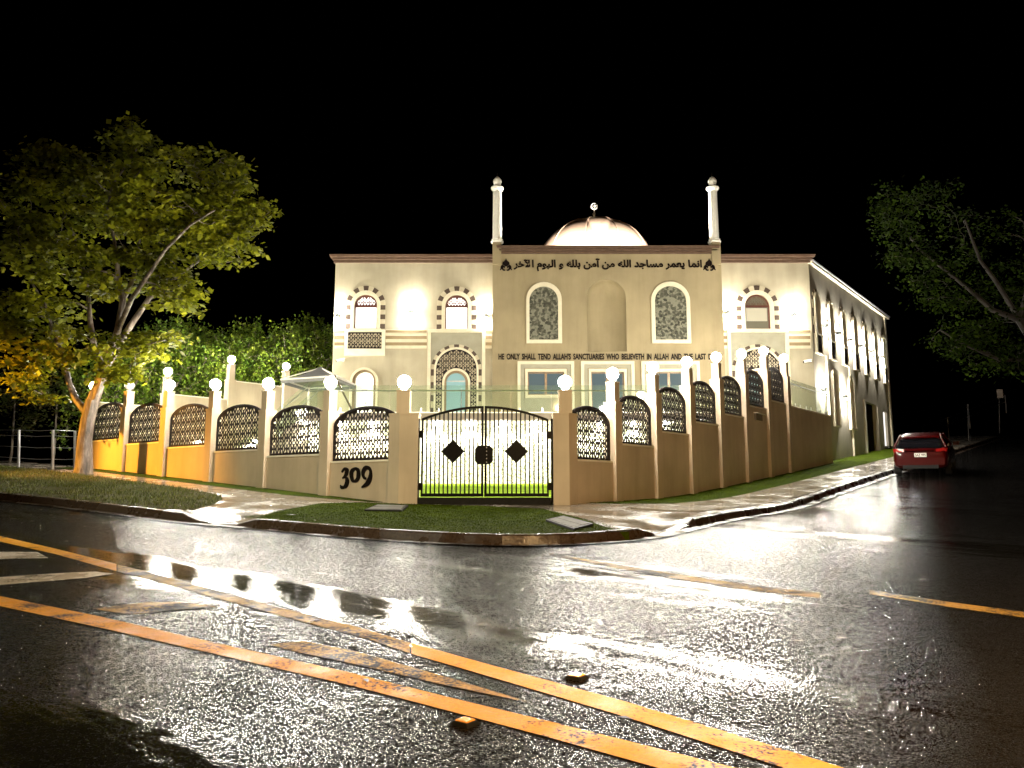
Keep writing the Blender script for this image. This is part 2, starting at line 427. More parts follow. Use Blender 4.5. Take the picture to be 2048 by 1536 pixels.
def raw_mesh(name, verts, faces_flat, nper, mat, smooth=False):
    me = bpy.data.meshes.new(name); nv = len(verts); nf = len(faces_flat) // nper
    me.vertices.add(nv); me.vertices.foreach_set('co', np.asarray(verts, np.float32).ravel())
    me.loops.add(nf * nper); me.loops.foreach_set('vertex_index', np.asarray(faces_flat, np.int32))
    me.polygons.add(nf); me.polygons.foreach_set('loop_start', np.arange(nf, dtype=np.int32) * nper)
    me.update(calc_edges=True); me.validate(); me.materials.append(MAT[mat]); return me
def link(name, me, parent=None, loc=(0, 0, 0)):
    o = bpy.data.objects.new(name, me); COL.objects.link(o); o.location = loc
    if parent is not None: o.parent = parent; BASE[o.name] = BASE[parent.name]
    else: BASE[o.name] = np.array(loc, float)
    return o
def cdt(outer, holes=(), extra=()):
    vs = []; es = []; 
    for loop in [outer] + list(holes):
        o = len(vs); n = len(loop); vs += [Vector((float(p[0]), float(p[1]))) for p in loop]
        es += [(o + i, o + (i + 1) % n) for i in range(n)]
    vs += [Vector((float(p[0]), float(p[1]))) for p in extra]
    own = []
    for k, loop in enumerate([outer] + list(holes)): own += [k] * len(loop)
    own += [0] * len(extra)
    r = delaunay_2d_cdt(vs, es, [], 1, 1e-6)
    oid = [(own[q[0]] if q else 0) for q in r[3]]
    # holes are convex: a triangle with all its corners on one hole lies inside that hole
    fs = [tuple(f) for f in r[2] if not (oid[f[0]] > 0 and oid[f[0]] == oid[f[1]] == oid[f[2]])]
    return [(v.x, v.y) for v in r[0]], fs
def inside(p, poly):
    x, y = p; c = False; n = len(poly); j = n - 1
    for i in range(n):
        xi, yi = poly[i]; xj, yj = poly[j]
        if (yi > y) != (yj > y) and x < (xj - xi) * (y - yi) / (yj - yi) + xi: c = not c
        j = i
    return c
def inside_many(P, poly):
    P = np.asarray(P, float); c = np.zeros(len(P), bool); n = len(poly); j = n - 1; x, y = P[:, 0], P[:, 1]
    for i in range(n):
        xi, yi = poly[i]; xj, yj = poly[j]
        if yi != yj: c ^= ((yi > y) != (yj > y)) & (x < (xj - xi) * (y - yi) / (yj - yi) + xi)
        j = i
    return c
class Frame:
    """an upright plane: origin, horizontal direction, outward normal; (u, v) lie on it, d stands proud of it"""
    def __init__(s, o, d):
        s.o = np.array([o[0], o[1]], float); s.d = np.array(d, float) / np.linalg.norm(d); s.n = np.array([s.d[1], -s.d[0]])
    def p(s, u, v, d=0.0):
        q = s.o + s.d * u + s.n * d; return (q[0], q[1], v)
    def px(s, x, y, d=0.0):
        r = ray(x, y); o = s.o + s.n * d
        # k*r = o + u*dir
        A = np.array([[r[0], -s.d[0]], [r[1], -s.d[1]]]); k, u = np.linalg.solve(A, o)
        return u, k * r[2] + EZ
def plate(mb, fr, outer, holes=(), d0=0.0, d1=.1, back=False):
    v, f = cdt(outer, holes)
    front = [fr.p(x, y, d1) for x, y in v]; n = len(v)
    def ccw(t):
        a, b_, c = (v[i] for i in t[:3]); return (b_[0] - a[0]) * (c[1] - a[1]) - (b_[1] - a[1]) * (c[0] - a[0]) > 0
    f = [t if ccw(t) else tuple(reversed(t)) for t in f]
    mb.add(front, f)
    if back: mb.add([fr.p(x, y, d0) for x, y in v], [tuple(reversed(t)) for t in f])
    def area(l): return sum(l[i][0] * l[(i + 1) % len(l)][1] - l[(i + 1) % len(l)][0] * l[i][1] for i in range(len(l)))
    for k, loop in enumerate([outer] + list(holes)):
        m = len(loop); pos = (area(loop) > 0) == (k == 0)
        ps = [fr.p(x, y, d1) for x, y in loop] + [fr.p(x, y, d0) for x, y in loop]
        fs = [(i, m + i, m + (i + 1) % m, (i + 1) % m) for i in range(m)]
        mb.add(ps, fs if pos else [tuple(reversed(q)) for q in fs])
    return mb
def rect(u0, u1, v0, v1): return [(u0, v0), (u1, v0), (u1, v1), (u0, v1)]
def arch(u0, u1, v0, top, n=14, rise=None):
    r = (u1 - u0) / 2; rise = r if rise is None else rise; cu = (u0 + u1) / 2; sp = top - rise
    return [(u0, v0), (u1, v0)] + [(cu + r * math.cos(math.pi * k / n), sp + rise * math.sin(math.pi * k / n)) for k in range(n + 1)]
def arch_ring(o, i):
    """open-bottomed ring between two arches sharing a base line"""
    return [o[0], i[0]] + list(reversed(i[2:]))[0:] + [i[1], o[1]] + o[2:] if False else [o[0], i[0]] + list(reversed(i[2:])) + [i[1], o[1]] + o[2:]
def offset_pts(c, r1, r2, n):
    return [(c[0] + r1 * math.cos(2 * math.pi * k / n), c[1] + r2 * math.sin(2 * math.pi * k / n)) for k in range(n)]
def screen_holes(region_in, u0, v0, u1, v1, per):
    """pierced star-and-oval pattern: every hole that lies wholly in the region"""
    H = []; cu = (u0 + u1) / 2
    nx = int((u1 - u0) / per / 2) + 2; ny = int((v1 - v0) / per) + 2
    def ell(c, a, b, rot, n=8):
        cr, sr = math.cos(rot), math.sin(rot); o = []
        for k in range(n):
            t = 2 * math.pi * (k + .5) / n; x, y = a * math.cos(t), b * math.sin(t); o.append((c[0] + x * cr - y * sr, c[1] + x * sr + y * cr))
        return o
    for i in range(-nx, nx + 1):
        for j in range(-1, ny + 1):
            x = cu + i * per; y = v0 + j * per + .12 * per
            H.append(ell((x, y), .145 * per, .145 * per, 0, 6))
            H.append(ell((x + .5 * per, y), .27 * per, .145 * per, 0))
            H.append(ell((x, y + .5 * per), .125 * per, .29 * per, 0))
            for sx in (-1, 1):
                for sy in (-1, 1):
                    H.append(ell((x + .5 * per + sx * .215 * per, y + .5 * per + sy * .25 * per), .212 * per, .132 * per, sx * sy * R(58)))
            H.append(ell((x + .5 * per, y + .5 * per), .07 * per, .07 * per, 0, 6))
    ok = []
    for h in H:
        cx = sum(p[0] for p in h) / len(h); cy = sum(p[1] for p in h) / len(h)
        if all(region_in((cx + (p[0] - cx) * 1.1, cy + (p[1] - cy) * 1.1)) for p in h): ok.append(h)
    return ok

# ------------------------------------------------------------------ ground sheets
def sheet(name, poly_ab, zoff, mat, spacing=.5, skirt=.0, kind='structure', zf=None):
    zf = zf or Gab
    poly = []
    n = len(poly_ab)
    for i in range(n):
        p, q = np.array(poly_ab[i]), np.array(poly_ab[(i + 1) % n]); m = max(1, int(np.linalg.norm(q - p) / spacing))
        poly += [tuple(p + (q - p) * k / m) for k in range(m)]
    A = [p[0] for p in poly]; B = [p[1] for p in poly]
    gg = np.array([(a, b) for a in np.arange(math.floor(min(A)), max(A), spacing) for b in np.arange(math.floor(min(B)), max(B), spacing)])
    ex = [tuple(q) for q in gg[inside_many(gg, poly)]]
    v, f = cdt(poly, (), ex)
    mb = MB(); 
    P = [(*xy(a, b), zf(a, b) + zoff) for a, b in v]
    def up(t):
        a, b_, c = (P[i] for i in t[:3]); return (b_[0] - a[0]) * (c[1] - a[1]) - (b_[1] - a[1]) * (c[0] - a[0]) > 0
    mb.add(P, [t if up(t) else tuple(reversed(t)) for t in f])
    if skirt:
        m = len(poly); Q = [(*xy(a, b), zf(a, b) + zoff) for a, b in poly]
        mb.add(Q + [(x, y, z - skirt) for x, y, z in Q], [(i, (i + 1) % m, m + (i + 1) % m, m + i) for i in range(m)])
    o = mb.build(name, mat); tag(o, kind=kind)
    o.data.polygons.foreach_set('use_smooth', [True] * len(o.data.polygons)) if not skirt else None
    return o
def catmull(pts, step=.35):
    P = [np.array(p, float) for p in pts]; P = [2 * P[0] - P[1]] + P + [2 * P[-1] - P[-2]]; out = []
    for i in range(1, len(P) - 2):
        n = max(2, int(np.linalg.norm(P[i + 1] - P[i]) / step))
        for k in range(n):
            t = k / n; a, b, c, d = P[i - 1:i + 3]
            out.append(.5 * (2 * b + (c - a) * t + (2 * a - 5 * b + 4 * c - d) * t * t + (3 * b - a - 3 * c + d) * t ** 3))
    out.append(P[-2]); return out
KERB = catmull([(-16, 40), (-9.0, 22), (-6.1, 11.5), (-5.35, 9), (-4.9, 7), (-4.55, 4.9), (-4.35, 3.6), (-4.1, 2.7), (-3.9, 1.4), (-3.75, 0), (-3.5, -1.2), (-3.0, -2.4),
                (-2.3, -3.1), (-1.4, -3.5), (-.6, -3.62), (.76, -3.55), (3.5, -3.4), (9, -3.1), (14, -3.0), (20, -3), (55, -3)])
def build_ground():
    # road: grid on the profile's own half metre lines, left out under the property
    va = np.concatenate([np.arange(-80, -30, 5), np.arange(-30, 45, .5), np.arange(45, 86, 5)])
    vb = np.concatenate([np.arange(-80, -25, 5), np.arange(-25, 30, .5), np.arange(30, 86, 5)])
    idx = {}; V = []; F = []
    def vid(i, j):
        if (i, j) not in idx:
            a, b = va[i], vb[j]; idx[i, j] = len(V); V.append((*xy(a, b), Gab(a, b) - KH))
        return idx[i, j]
    for i in range(len(va) - 1):
        for j in range(len(vb) - 1):
            if va[i] >= .5 and vb[j] >= .5: continue
            F.append((vid(i, j), vid(i, j + 1), vid(i + 1, j + 1), vid(i + 1, j))[::-1])
    mb = MB().add(V, F); mb.smooth = True
    tag(mb.build('road', 'wet_asphalt'), kind='structure')
    # far ground under the whole site
    mb = MB(); n = 14
    xs = np.linspace(-300, 300, n); mb.add([(x, y, -6.0) for x in xs for y in xs + 60], [(i * n + j, i * n + j + 1, (i + 1) * n + j + 1, (i + 1) * n + j)[::-1] for i in range(n - 1) for j in range(n - 1)])
    tag(mb.build('ground', 'verge_soil'), kind='structure')
build_ground()
def kerb_h(p):
    a, b = p
    d1 = math.hypot(a + 4.15, b - 3.15); d2 = math.hypot(a - .05, b + 3.6)
    f = 1.0
    if d1 < .75: f = max(.12, (d1 - .35) / .4)
    if d2 < 1.0: f = min(f, max(.10, (d2 - .55) / .45))
    return f
def build_kerb():
    mb = MB(); V = []; F = []; n = len(KERB); prof = None
    for i, p in enumerate(KERB):
        d = KERB[min(i + 1, n - 1)] - KERB[max(i - 1, 0)]; d /= np.linalg.norm(d); nr = np.array([-d[1], d[0]])  # to the pavement side?
        h = kerb_h(p); z = Gab(*p)
        top = z - KH + (KH + .012) * h
        for off, zz in ((-.30, z - KH + .006), (-.035, z - KH - .01 + .012), (0.0, top - .02 * h), (.03, top), (.16, top + .004), (.16, top - .2)):
            q = p + nr * off; V.append((*xy(*q), zz))
    m = 6
    for i in range(n - 1):
        for k in range(m - 1): F.append((i * m + k, i * m + k + 1, (i + 1) * m + k + 1, (i + 1) * m + k))
    mb.add(V, F)
    tag(mb.build('kerb', 'wet_kerb'), kind='structure')
# orientation: pavement lies towards +a / +b of the kerb line, path runs from left to right
_i = len(KERB) // 2
_d = KERB[_i + 1] - KERB[_i - 1]; _nr = np.array([-_d[1], _d[0]])
if _nr @ np.array([1, 1]) < 0:
    KERB = KERB[::-1]
build_kerb()
KIN = []
for i, p in enumerate(KERB):
    d = KERB[min(i + 1, len(KERB) - 1)] - KERB[max(i - 1, 0)]; d /= np.linalg.norm(d); KIN.append(p + np.array([-d[1], d[0]]) * .15)
def pave_z(a, b):
    z = Gab(a, b)
    d1 = math.hypot(a + 4.15, b - 3.15); d2 = math.hypot(a - .05, b + 3.6)
    for d, r0, r1 in ((d1, .35, 1.3), (d2, .55, 1.7)):
        if d < r1: z -= (KH - .02) * (1 - max(0, (d - r0) / (r1 - r0))) ** 1.3
    return z
kin = [tuple(p) for p in KIN]
right_first = kin[0][0] > 20
poly = kin + ([(-16, 40), (.25, 40), (.25, 3.2), (2.4, 3.2), (3.2, 2.4), (3.2, .25), (55, .25)] if right_first else
              [(55, .25), (3.2, .25), (3.2, 2.4), (2.4, 3.2), (.25, 3.2), (.25, 40), (-16, 40)])
sheet('footpath', poly, 0.0, 'wet_concrete', .5, zf=pave_z)
def pxab(x, y, off=0.0):
    p = on_ground(x, y, off); return tuple(ab(p[0], p[1]))
# artificial turf on the corner, in front of the gate
up_edge = [pxab(x, y) for x, y in [(545, 1024), (640, 1007), (720, 1005), (838, 1009), (960, 1012), (1085, 1018), (1130, 1029), (1200, 1046), (1258, 1062)]]
low = [p for p in kin if p[1] < up_edge[0][1] - .1 and p[0] < up_edge[-1][0] - .1 and p[1] > -4.2]
if low[0][1] > low[-1][1]: low = low[::-1]
sheet('turf_lawn', up_edge + low, .006, 'artificial_turf', .4, .12, zf=pave_z)
sheet('turf_strip', [(0.02, 3.3), (-.25, 3.6), (-.72, 6.0), (-.72, 19), (.02, 19)], .006, 'artificial_turf', .5, .1)
sheet('turf_strip', [(2.9, .02), (3.4, -.5), (4.6, -1.35), (9, -1.4), (40, -1.5), (40, .6), (22, .6), (22, .02)], .006, 'artificial_turf', .5, .1)
VERGE = [p for p in kin if 4.5 < p[1] < 24]
if VERGE[0][1] > VERGE[-1][1]: VERGE = VERGE[::-1]
VERGE = VERGE + [(-1.7, 24), (-1.7, 9.0), (-1.85, 7.3), (-2.3, 6.1), (-3.1, 5.1), (-3.9, 4.45)]
sheet('verge', VERGE, .010, 'verge_soil', .4, .15)
def build_grass():
    pts = []
    A = [p[0] for p in VERGE]; B = [p[1] for p in VERGE]
    while len(pts) < 30000:
        a = rng.uniform(min(A), max(A), 4000); b = rng.uniform(min(B), max(B), 4000)
        keep = np.sin(a * 3.1 + np.sin(b * 2.3) * 1.7) + np.sin(b * 2.7 + a) + rng.normal(0, .9, 4000) > -.9
        keep &= inside_many(np.stack([a, b], 1), VERGE); pts += list(zip(a[keep], b[keep]))
    pts = pts[:30000]; V = np.zeros((len(pts) * 3, 3)); 
    for i, (a, b) in enumerate(pts):
        x, y = xy(a, b); z = Gab(a, b) + .005; t = random.uniform(0, 6.28); h = random.uniform(.03, .10); w = random.uniform(.006, .012)
        lx, ly = random.gauss(0, .035), random.gauss(0, .035)
        V[3 * i] = (x - w * math.cos(t), y - w * math.sin(t), z); V[3 * i + 1] = (x + w * math.cos(t), y + w * math.sin(t), z); V[3 * i + 2] = (x + lx, y + ly, z + h)
    o = link('grass', raw_mesh('grass', V, np.arange(len(V)), 3, 'grass_blade'))
    tag(o, 'patchy wet grass on the verge under the street tree', 'grass', kind='stuff')
build_grass()
def build_pile():
    polys = [up_edge + low, [(3.4, -.5), (4.6, -1.35), (9, -1.4), (24, -1.45), (24, 0), (2.9, .0)]]; V = []
    for poly_, n in ((polys[0], 42000), (polys[1], 26000)):
        A = np.array(poly_); P = np.stack([rng.uniform(A[:, 0].min() - .02, A[:, 0].max(), n * 2), rng.uniform(A[:, 1].min() - .02, A[:, 1].max(), n * 2)], 1)
        P = P[inside_many(P, poly_)][:n]; X = C0[0] + P[:, :1] * U1[0] + P[:, 1:] * U2[0]; Y = C0[1] + P[:, :1] * U1[1] + P[:, 1:] * U2[1]
        Z = GC + np.interp(P[:, 0], GRID, TA) + np.interp(P[:, 1], GRID, TB) + .004; m = len(P)
        t = rng.uniform(0, 6.28, m); h = rng.uniform(.008, .024, m); w = .005; B_ = np.stack([X[:, 0], Y[:, 0], Z], 1); dv = np.stack([np.cos(t) * w, np.sin(t) * w, np.zeros(m)], 1)
        tp = B_ + np.stack([rng.normal(0, .012, m), rng.normal(0, .012, m), h], 1); V.append(np.stack([B_ - dv, B_ + dv, tp], 1).reshape(-1, 3))
    V = np.concatenate(V); tag(link('turf_pile', raw_mesh('turf_pile', V, np.arange(len(V)), 3, 'turf_blade')), 'short dark green pile of the turf by the gate and right wall', 'turf', kind='stuff')
build_pile()
def leaf_litter():
    V = []
    for k in range(420):
        if k < 260: a, b = rng.uniform(-7, -1.8), rng.uniform(5, 18); 
        elif k < 340: q = KERB[rng.integers(len(KERB) // 4, 3 * len(KERB) // 4)]; a, b = q[0] - abs(rng.normal(.15, .25)), q[1] - abs(rng.normal(.1, .2))
        else: a, b = rng.uniform(-9, -3), rng.uniform(-8, 8)
        ins = inside((a, b), VERGE); road = not ins and not (inside((a, b), poly)); z = Gab(a, b) + (.03 if ins else (-KH + .006 if road else .012))
        x, y = xy(a, b); t = rng.uniform(0, 6.28); L_ = rng.uniform(.025, .06); d = np.array([math.cos(t), math.sin(t), 0]) * L_; w = np.array([-math.sin(t), math.cos(t), 0]) * L_ * .35; p = np.array([x, y, z])
        V += [p - d, p + w + (0, 0, .008), p + d, p - w + (0, 0, .006)]
    tag(link('leaf_litter', raw_mesh('leaf_litter', V, np.arange(len(V)), 4, 'leaf_dry')), 'scattered fallen leaves on the verge and wet road', 'leaves', kind='stuff')
leaf_litter()
# paving slabs of the footpath up the side street: each its own slab, a little out of level
def build_slabs():
    fp = bpy.data.objects['footpath']; a = 2.3; k = 0
    while a < 36:
        L_ = 1.12; mb = MB(); b0, b1 = -2.86 + .02 * (a > 5) - .25 * max(0, (6 - a) / 6) , -1.42 - .25 * max(0, (5 - a) / 5)
        t1, t2 = random.uniform(-.010, .010), random.uniform(-.012, .012)
        P = []
        for (aa, bb, dz) in ((a, b0, t1), (a + L_ - .02, b0, t2), (a + L_ - .02, b1, t2 * .4), (a, b1, t1 * .5)):
            P.append((*xy(aa, bb), Gab(aa, bb) + .014 + dz*.6))
        Q = [(x, y, z - .06) for x, y, z in P]
        mb.add(P + Q, [(3, 2, 1, 0)[::-1], (0, 1, 5, 4)[::-1], (1, 2, 6, 5)[::-1], (2, 3, 7, 6)[::-1], (3, 0, 4, 7)[::-1]])
        mb.build('paving_slab', 'wet_slab', fp); a += L_; k += 1
BASE['footpath'] = np.zeros(3)
build_slabs()

# ------------------------------------------------------------------ road markings
MZ = -KH + .005
def strip(name, rows, mat, step=40):
    mb = MB(); P = []
    for (x0, a0, b0), (x1, a1, b1) in zip(rows[:-1], rows[1:]):
        n = max(1, int((x1 - x0) / step))
        for k in range(n + 1):
            if k == 0 and P: continue
            t = k / n; x = x0 + (x1 - x0) * t
            P.append((on_ground(x, a0 + (a1 - a0) * t, MZ), on_ground(x, b0 + (b1 - b0) * t, MZ)))
    V = [q for p in P for q in p]
    mb.add(V, [(2 * i, 2 * i + 1, 2 * i + 3, 2 * i + 2) for i in range(len(P) - 1)])
    return mb.build(name, mat)
def patch(name, px, mat):
    pts = [pxab(x, y, MZ) for x, y in px]
    v, f = cdt(pts); P = [(*xy(a, b), Gab(a, b) + MZ) for a, b in v]
    mb = MB()
    for t in f:
        a, b_, c = (P[i] for i in t[:3]); s_ = (b_[0] - a[0]) * (c[1] - a[1]) - (b_[1] - a[1]) * (c[0] - a[0])
        mb.f.append(t if s_ > 0 else tuple(reversed(t)))
    mb.v = [tuple(map(float, p)) for p in P]
    return mb.build(name, mat)
tag(strip('painted_line', [(235, 1129, 1143), (320, 1150, 1163), (430, 1181, 1195), (610, 1228, 1244), (730, 1258, 1276), (820, 1285, 1306)], 'paint_worn'), 'worn stretch of the yellow line nearer the kerb', 'road marking', kind='structure')
tag(strip('painted_line', [(-60, 1060, 1070), (0, 1072, 1083), (110, 1097, 1108), (210, 1122, 1136), (233, 1128, 1142)], 'paint_yellow'), 'left stretch of the yellow line nearer the kerb', 'road marking', kind='structure')
mk = tag(strip('painted_line', [(823, 1286, 1307), (1000, 1335, 1359), (1250, 1403, 1433), (1500, 1478, 1513), (1720, 1546, 1586)], 'paint_yellow'),
         'right stretch of the yellow line nearer the kerb', 'road marking', kind='structure')
tag(strip('painted_line', [(-60, 1180, 1200), (0, 1192, 1212), (200, 1233, 1255), (450, 1290, 1312), (700, 1345, 1370), (900, 1395, 1422), (1100, 1443, 1475), (1300, 1493, 1531), (1520, 1548, 1592)], 'paint_yellow'),
    'long yellow line nearest the camera, running across the wet road', 'road marking', kind='structure')
tag(patch('painted_bar', [(-40, 1103), (75, 1104), (97, 1116), (-40, 1119)], 'paint_white'), 'upper white bar of the painted island at left', 'road marking', kind='structure')
tag(patch('painted_bar', [(-40, 1157), (100, 1147), (190, 1143), (228, 1147), (170, 1156), (-40, 1173)], 'paint_white'), 'lower white bar of the painted island at left', 'road marking', kind='structure')
tag(patch('painted_chevron', [(185, 1217), (240, 1211), (285, 1205), (360, 1204), (435, 1213), (330, 1222), (260, 1229)], 'paint_worn'), 'small worn yellow chevron between the two yellow lines', 'road marking', kind='structure')
tag(patch('painted_chevron', [(540, 1289), (610, 1282), (720, 1305), (900, 1356), (1065, 1406), (900, 1372), (700, 1326), (600, 1305)], 'paint_worn'), 'long worn yellow wedge between the two yellow lines', 'road marking', kind='structure')
tag(strip('seal_joint', [(1100, 1107, 1111), (1300, 1140, 1147), (1450, 1163, 1173), (1640, 1186, 1196)], 'paint_worn'), 'worn strip along the mouth of the side street', 'road marking', kind='structure')
tag(strip('painted_line', [(1740, 1180, 1188), (1900, 1204, 1214), (2070, 1226, 1238)], 'paint_worn'), 'worn yellow line at right across the side street', 'road marking', kind='structure')
def raised_marker(x, y, label):
    p = on_ground(x, y, -KH); r = thing('raised_road_marker', label, 'road marker', tuple(p), 'raised markers beside the yellow lines')
    th = math.atan2(U2[1], U2[0])
    def bx(c, s_, top): 
        q = [(-1, -1), (1, -1), (1, 1), (-1, 1)]; cr, sr = math.cos(th), math.sin(th)
        f = lambda k: [(p[0] + (c[0] + i * s_[0] / 2 * k) * cr - (c[1] + j * s_[1] / 2 * k) * sr, p[1] + (c[0] + i * s_[0] / 2 * k) * sr + (c[1] + j * s_[1] / 2 * k) * cr) for i, j in q]
        return MB().prism(f(1), p[2] + .001, p[2] + s_[2], f(top))
    bx((0, 0), (.125, .11, .02), .72).build('body', 'pit_frame', r)
    bx((0, -.002), (.10, .088, .026), .7).build('reflector', 'reflector_amber', r)
raised_marker(930, 1449, 'amber raised road marker below the nearest yellow line')
raised_marker(1153, 1357, 'small amber raised road marker above the yellow line nearer the kerb')
def pit_lid(px, label):
    cs = [on_ground(x, y, .035) for x, y in px]; c = sum(cs) / 4
    r = thing('pit_lid', label, 'pit lid', tuple(c), 'service pit lids in the turf')
    def ring(k, z0, z1, mat, nm):
        P = [c + (q - c) * k for q in cs]; mb = MB()
        mb.add([(p[0], p[1], p[2] + z0) for p in P] + [(p[0], p[1], p[2] + z1) for p in P], [(0, 1, 2, 3), (4, 5, 6, 7)[::-1] if False else (7, 6, 5, 4), (0, 1, 5, 4), (1, 2, 6, 5), (2, 3, 7, 6), (3, 0, 4, 7)]); mb.build(nm, mat, r)
    ring(1.14, -.05, .006, 'pit_frame', 'frame')
    # two concrete halves
    for i in range(2):
        A = cs[0] + (cs[1] - cs[0]) * (.02 + .5 * i); B = cs[0] + (cs[1] - cs[0]) * (.48 + .5 * i); D = cs[3] + (cs[2] - cs[3]) * (.02 + .5 * i); E_ = cs[3] + (cs[2] - cs[3]) * (.48 + .5 * i)
        P = [A, B, E_, D]; mb = MB()
        mb.add([(p[0], p[1], p[2] - .03) for p in P] + [(p[0], p[1], p[2] + .014) for p in P], [(0, 1, 2, 3), (7, 6, 5, 4), (0, 1, 5, 4), (1, 2, 6, 5), (2, 3, 7, 6), (3, 0, 4, 7)]); mb.build('lid', 'concrete_lid', r)
pit_lid([(1097, 1040), (1128, 1033), (1180, 1047), (1146, 1056)], 'pale concrete pit lid in the turf right of the gate')
pit_lid([(735, 1019), (758, 1010), (812, 1011), (800, 1020)], 'dark rimmed concrete pit lid in the turf left of the gate')

# ------------------------------------------------------------------ boundary fence
FL = Frame(C0 + 2.82 * U2, -U2); FR = Frame(C0 + 2.20 * U1, U1); FG = Frame((0, 17.0), (1, 0))
def fbox(mb, fr, u0, u1, v0, v1, d0, d1): return plate(mb, fr, rect(u0, u1, v0, v1), (), d0, d1, True)
LSP, RSP = 2.555, 2.105
def lamp_proto():
    r = thing('pillar_lamp', 'x', 'lamp', (0, 0, 0), 'globe lamps on the fence pillars')
    MB().lathe([(.085, 0), (.085, .02), (.05, .035), (.045, .06)], 12, (0, 0, 0)).build('base', 'galvanised', r)
    g = MB().lathe([(.045, .055)] + [(.148 * math.sin(t), .195 - .148 * math.cos(t)) for t in np.linspace(.45, math.pi - .12, 9)], 14, (0, 0, 0)); g.build('globe', 'globe_lit', r)
    MB().lathe([(.03, .341), (.022, .358), (.004, .368)], 8, (0, 0, 0)).build('finial', 'galvanised', r)
    return r
LAMP = lamp_proto(); LAMP_USED = []
UNLIT = LAMP.children[1].data.copy() if False else None
def put_lamp(loc, label, lit=True):
    if not LAMP_USED: o = LAMP; o.location = loc
    else:
        o = LAMP.copy(); COL.objects.link(o); o.location = loc
        for ch in [c for c in SC.objects if c.parent == LAMP]:
            q = ch.copy(); COL.objects.link(q); q.parent = o
            if not lit and q.name.startswith('globe'): q.data = ch.data.copy(); q.data.materials[0] = MAT['globe_unlit']
    LAMP_USED.append(o); o['label'] = label; return o
def screen_mesh(w, h, rise, per, name):
    outer = arch(-w / 2, w / 2, 0, h, 18, rise)
    fr = Frame((0, 0), (1, 0)); inn = [(x * (1 - .035 / w * 2), y) for x, y in arch(-w / 2, w / 2, .032, h - .034, 18, rise)]
    holes = screen_holes(lambda p: inside(p, inn), -w / 2, 0, w / 2, h, per)
    mb = MB(); plate(mb, fr, outer, holes, -.012, .012, True); me = mb.mesh(name, 'screen_brown')
    fm = MB(); plate(fm, fr, arch(-w / 2 - .01, w / 2 + .01, -.005, h + .012, 18, rise), [inn], -.025, .025, True)
    return me, fm.mesh('screen_frame', 'screen_brown')
SCR_L = screen_mesh(LSP - .34, 1.24, .42, .275, 'lattice_screen')
SCR_R = screen_mesh(RSP - .34, 1.24, .42, .252, 'lattice_screen')
def put_screen(root, fr, u, v, d, me):
    p = fr.p(u, v, d); rot = math.atan2(fr.d[1], fr.d[0]); b = BASE[root.name]
    o = bpy.data.objects.new('lattice_screen', me[0]); COL.objects.link(o); o.parent = root
    o.location = Vector(p) - Vector(b); o.rotation_euler = (0, 0, rot)
    q = bpy.data.objects.new('screen_frame', me[1]); COL.objects.link(q); q.parent = o
def pillar(root, fr, u, z0, shelf, top):
    mb = MB(); fbox(mb, fr, u - .155, u + .155, z0, shelf, -.17, .155); pl = mb.build('pillar', 'fence_render', root)
    cp = MB(); fbox(cp, fr, u - .165, u + .165, shelf - .035, shelf + .012, -.18, .168); cp.build('pillar_ledge', 'fence_render', pl)
    mb = MB(); fbox(mb, fr, u - .115, u + .115, shelf - .01, top, -.125, .115); mb.build('pillar_post', 'fence_render', pl)
    cp = MB(); fbox(cp, fr, u - .125, u + .125, top - .02, top + .014, -.135, .127); cp.build('post_cap', 'fence_render', pl)
def gate_pillar(root, sgn, xf0, xf1, postx):
    y0 = 16.86; A = at(xf0, 950, y0)[:2]; B = at(xf1, 950, y0)[:2]
    if sgn < 0: poly = [A, B, B + (0, .42), A + (0, .62), A + .33 * U2 + .28 * U1, A + .33 * U2]
    else: poly = [A, B, B + .33 * U1, B + .33 * U1 + .28 * U2, B + (0, .62), A + (0, .42)]
    poly = [tuple(p) for p in poly]; z0 = Gab(1.2, 1.4) - .3; sh = 1.61 + EZ; tp = 2.12 + EZ
    pl = MB().prism(poly, z0, sh).build('pillar', 'fence_render', root)
    cx = sum(p[0] for p in poly) / 6; cy = sum(p[1] for p in poly) / 6
    MB().prism([(cx + (p[0] - cx) * 1.035, cy + (p[1] - cy) * 1.035) for p in poly], sh - .035, sh + .012).build('pillar_ledge', 'fence_render', pl)
    P = at(postx, 800, 17.08)
    MB().box((P[0], P[1], (sh + tp) / 2), (.29, .29, tp - sh)).build('pillar_post', 'fence_render', pl)
    MB().box((P[0], P[1], tp), (.31, .31, .03)).build('post_cap', 'fence_render', pl)
    return (P[0], P[1], tp + .015)
FLT = thing('boundary_wall', 'rendered boundary wall with dark arched screens left of the gate', 'wall', (*xy(0, 2.82), Gab(0, 2.82)))
FRT = thing('boundary_wall', 'rendered boundary wall stepping uphill along the side street', 'wall', (*xy(2.2, 0), Gab(2.2, 0)))
ORD = ['first', 'second', 'third', 'fourth', 'fifth', 'sixth', 'seventh', 'eighth']
lp = gate_pillar(FLT, -1, 797, 835, 808); put_lamp(lp, 'lit globe lamp on the left gate pillar')
rp = gate_pillar(FRT, 1, 1107, 1139, 1130); put_lamp(rp, 'lit globe lamp on the right gate pillar')
for i in range(1, 7):
    u = -LSP * i; sh = 1.61 + .19 * i + EZ; z0 = Gab(0, 2.82 + LSP * i) - .3
    pillar(FLT, FL, u, z0, sh, sh + .51)
    lab = 'lit globe lamp on the %s pillar left of the gate' % ORD[i] if i != 6 else 'lit globe lamp behind the street tree trunk'
    put_lamp(FL.p(u, sh + .525, 0), lab if i != 5 else 'unlit white globe lamp on the pillar just right of the tree trunk', lit=(i != 5))
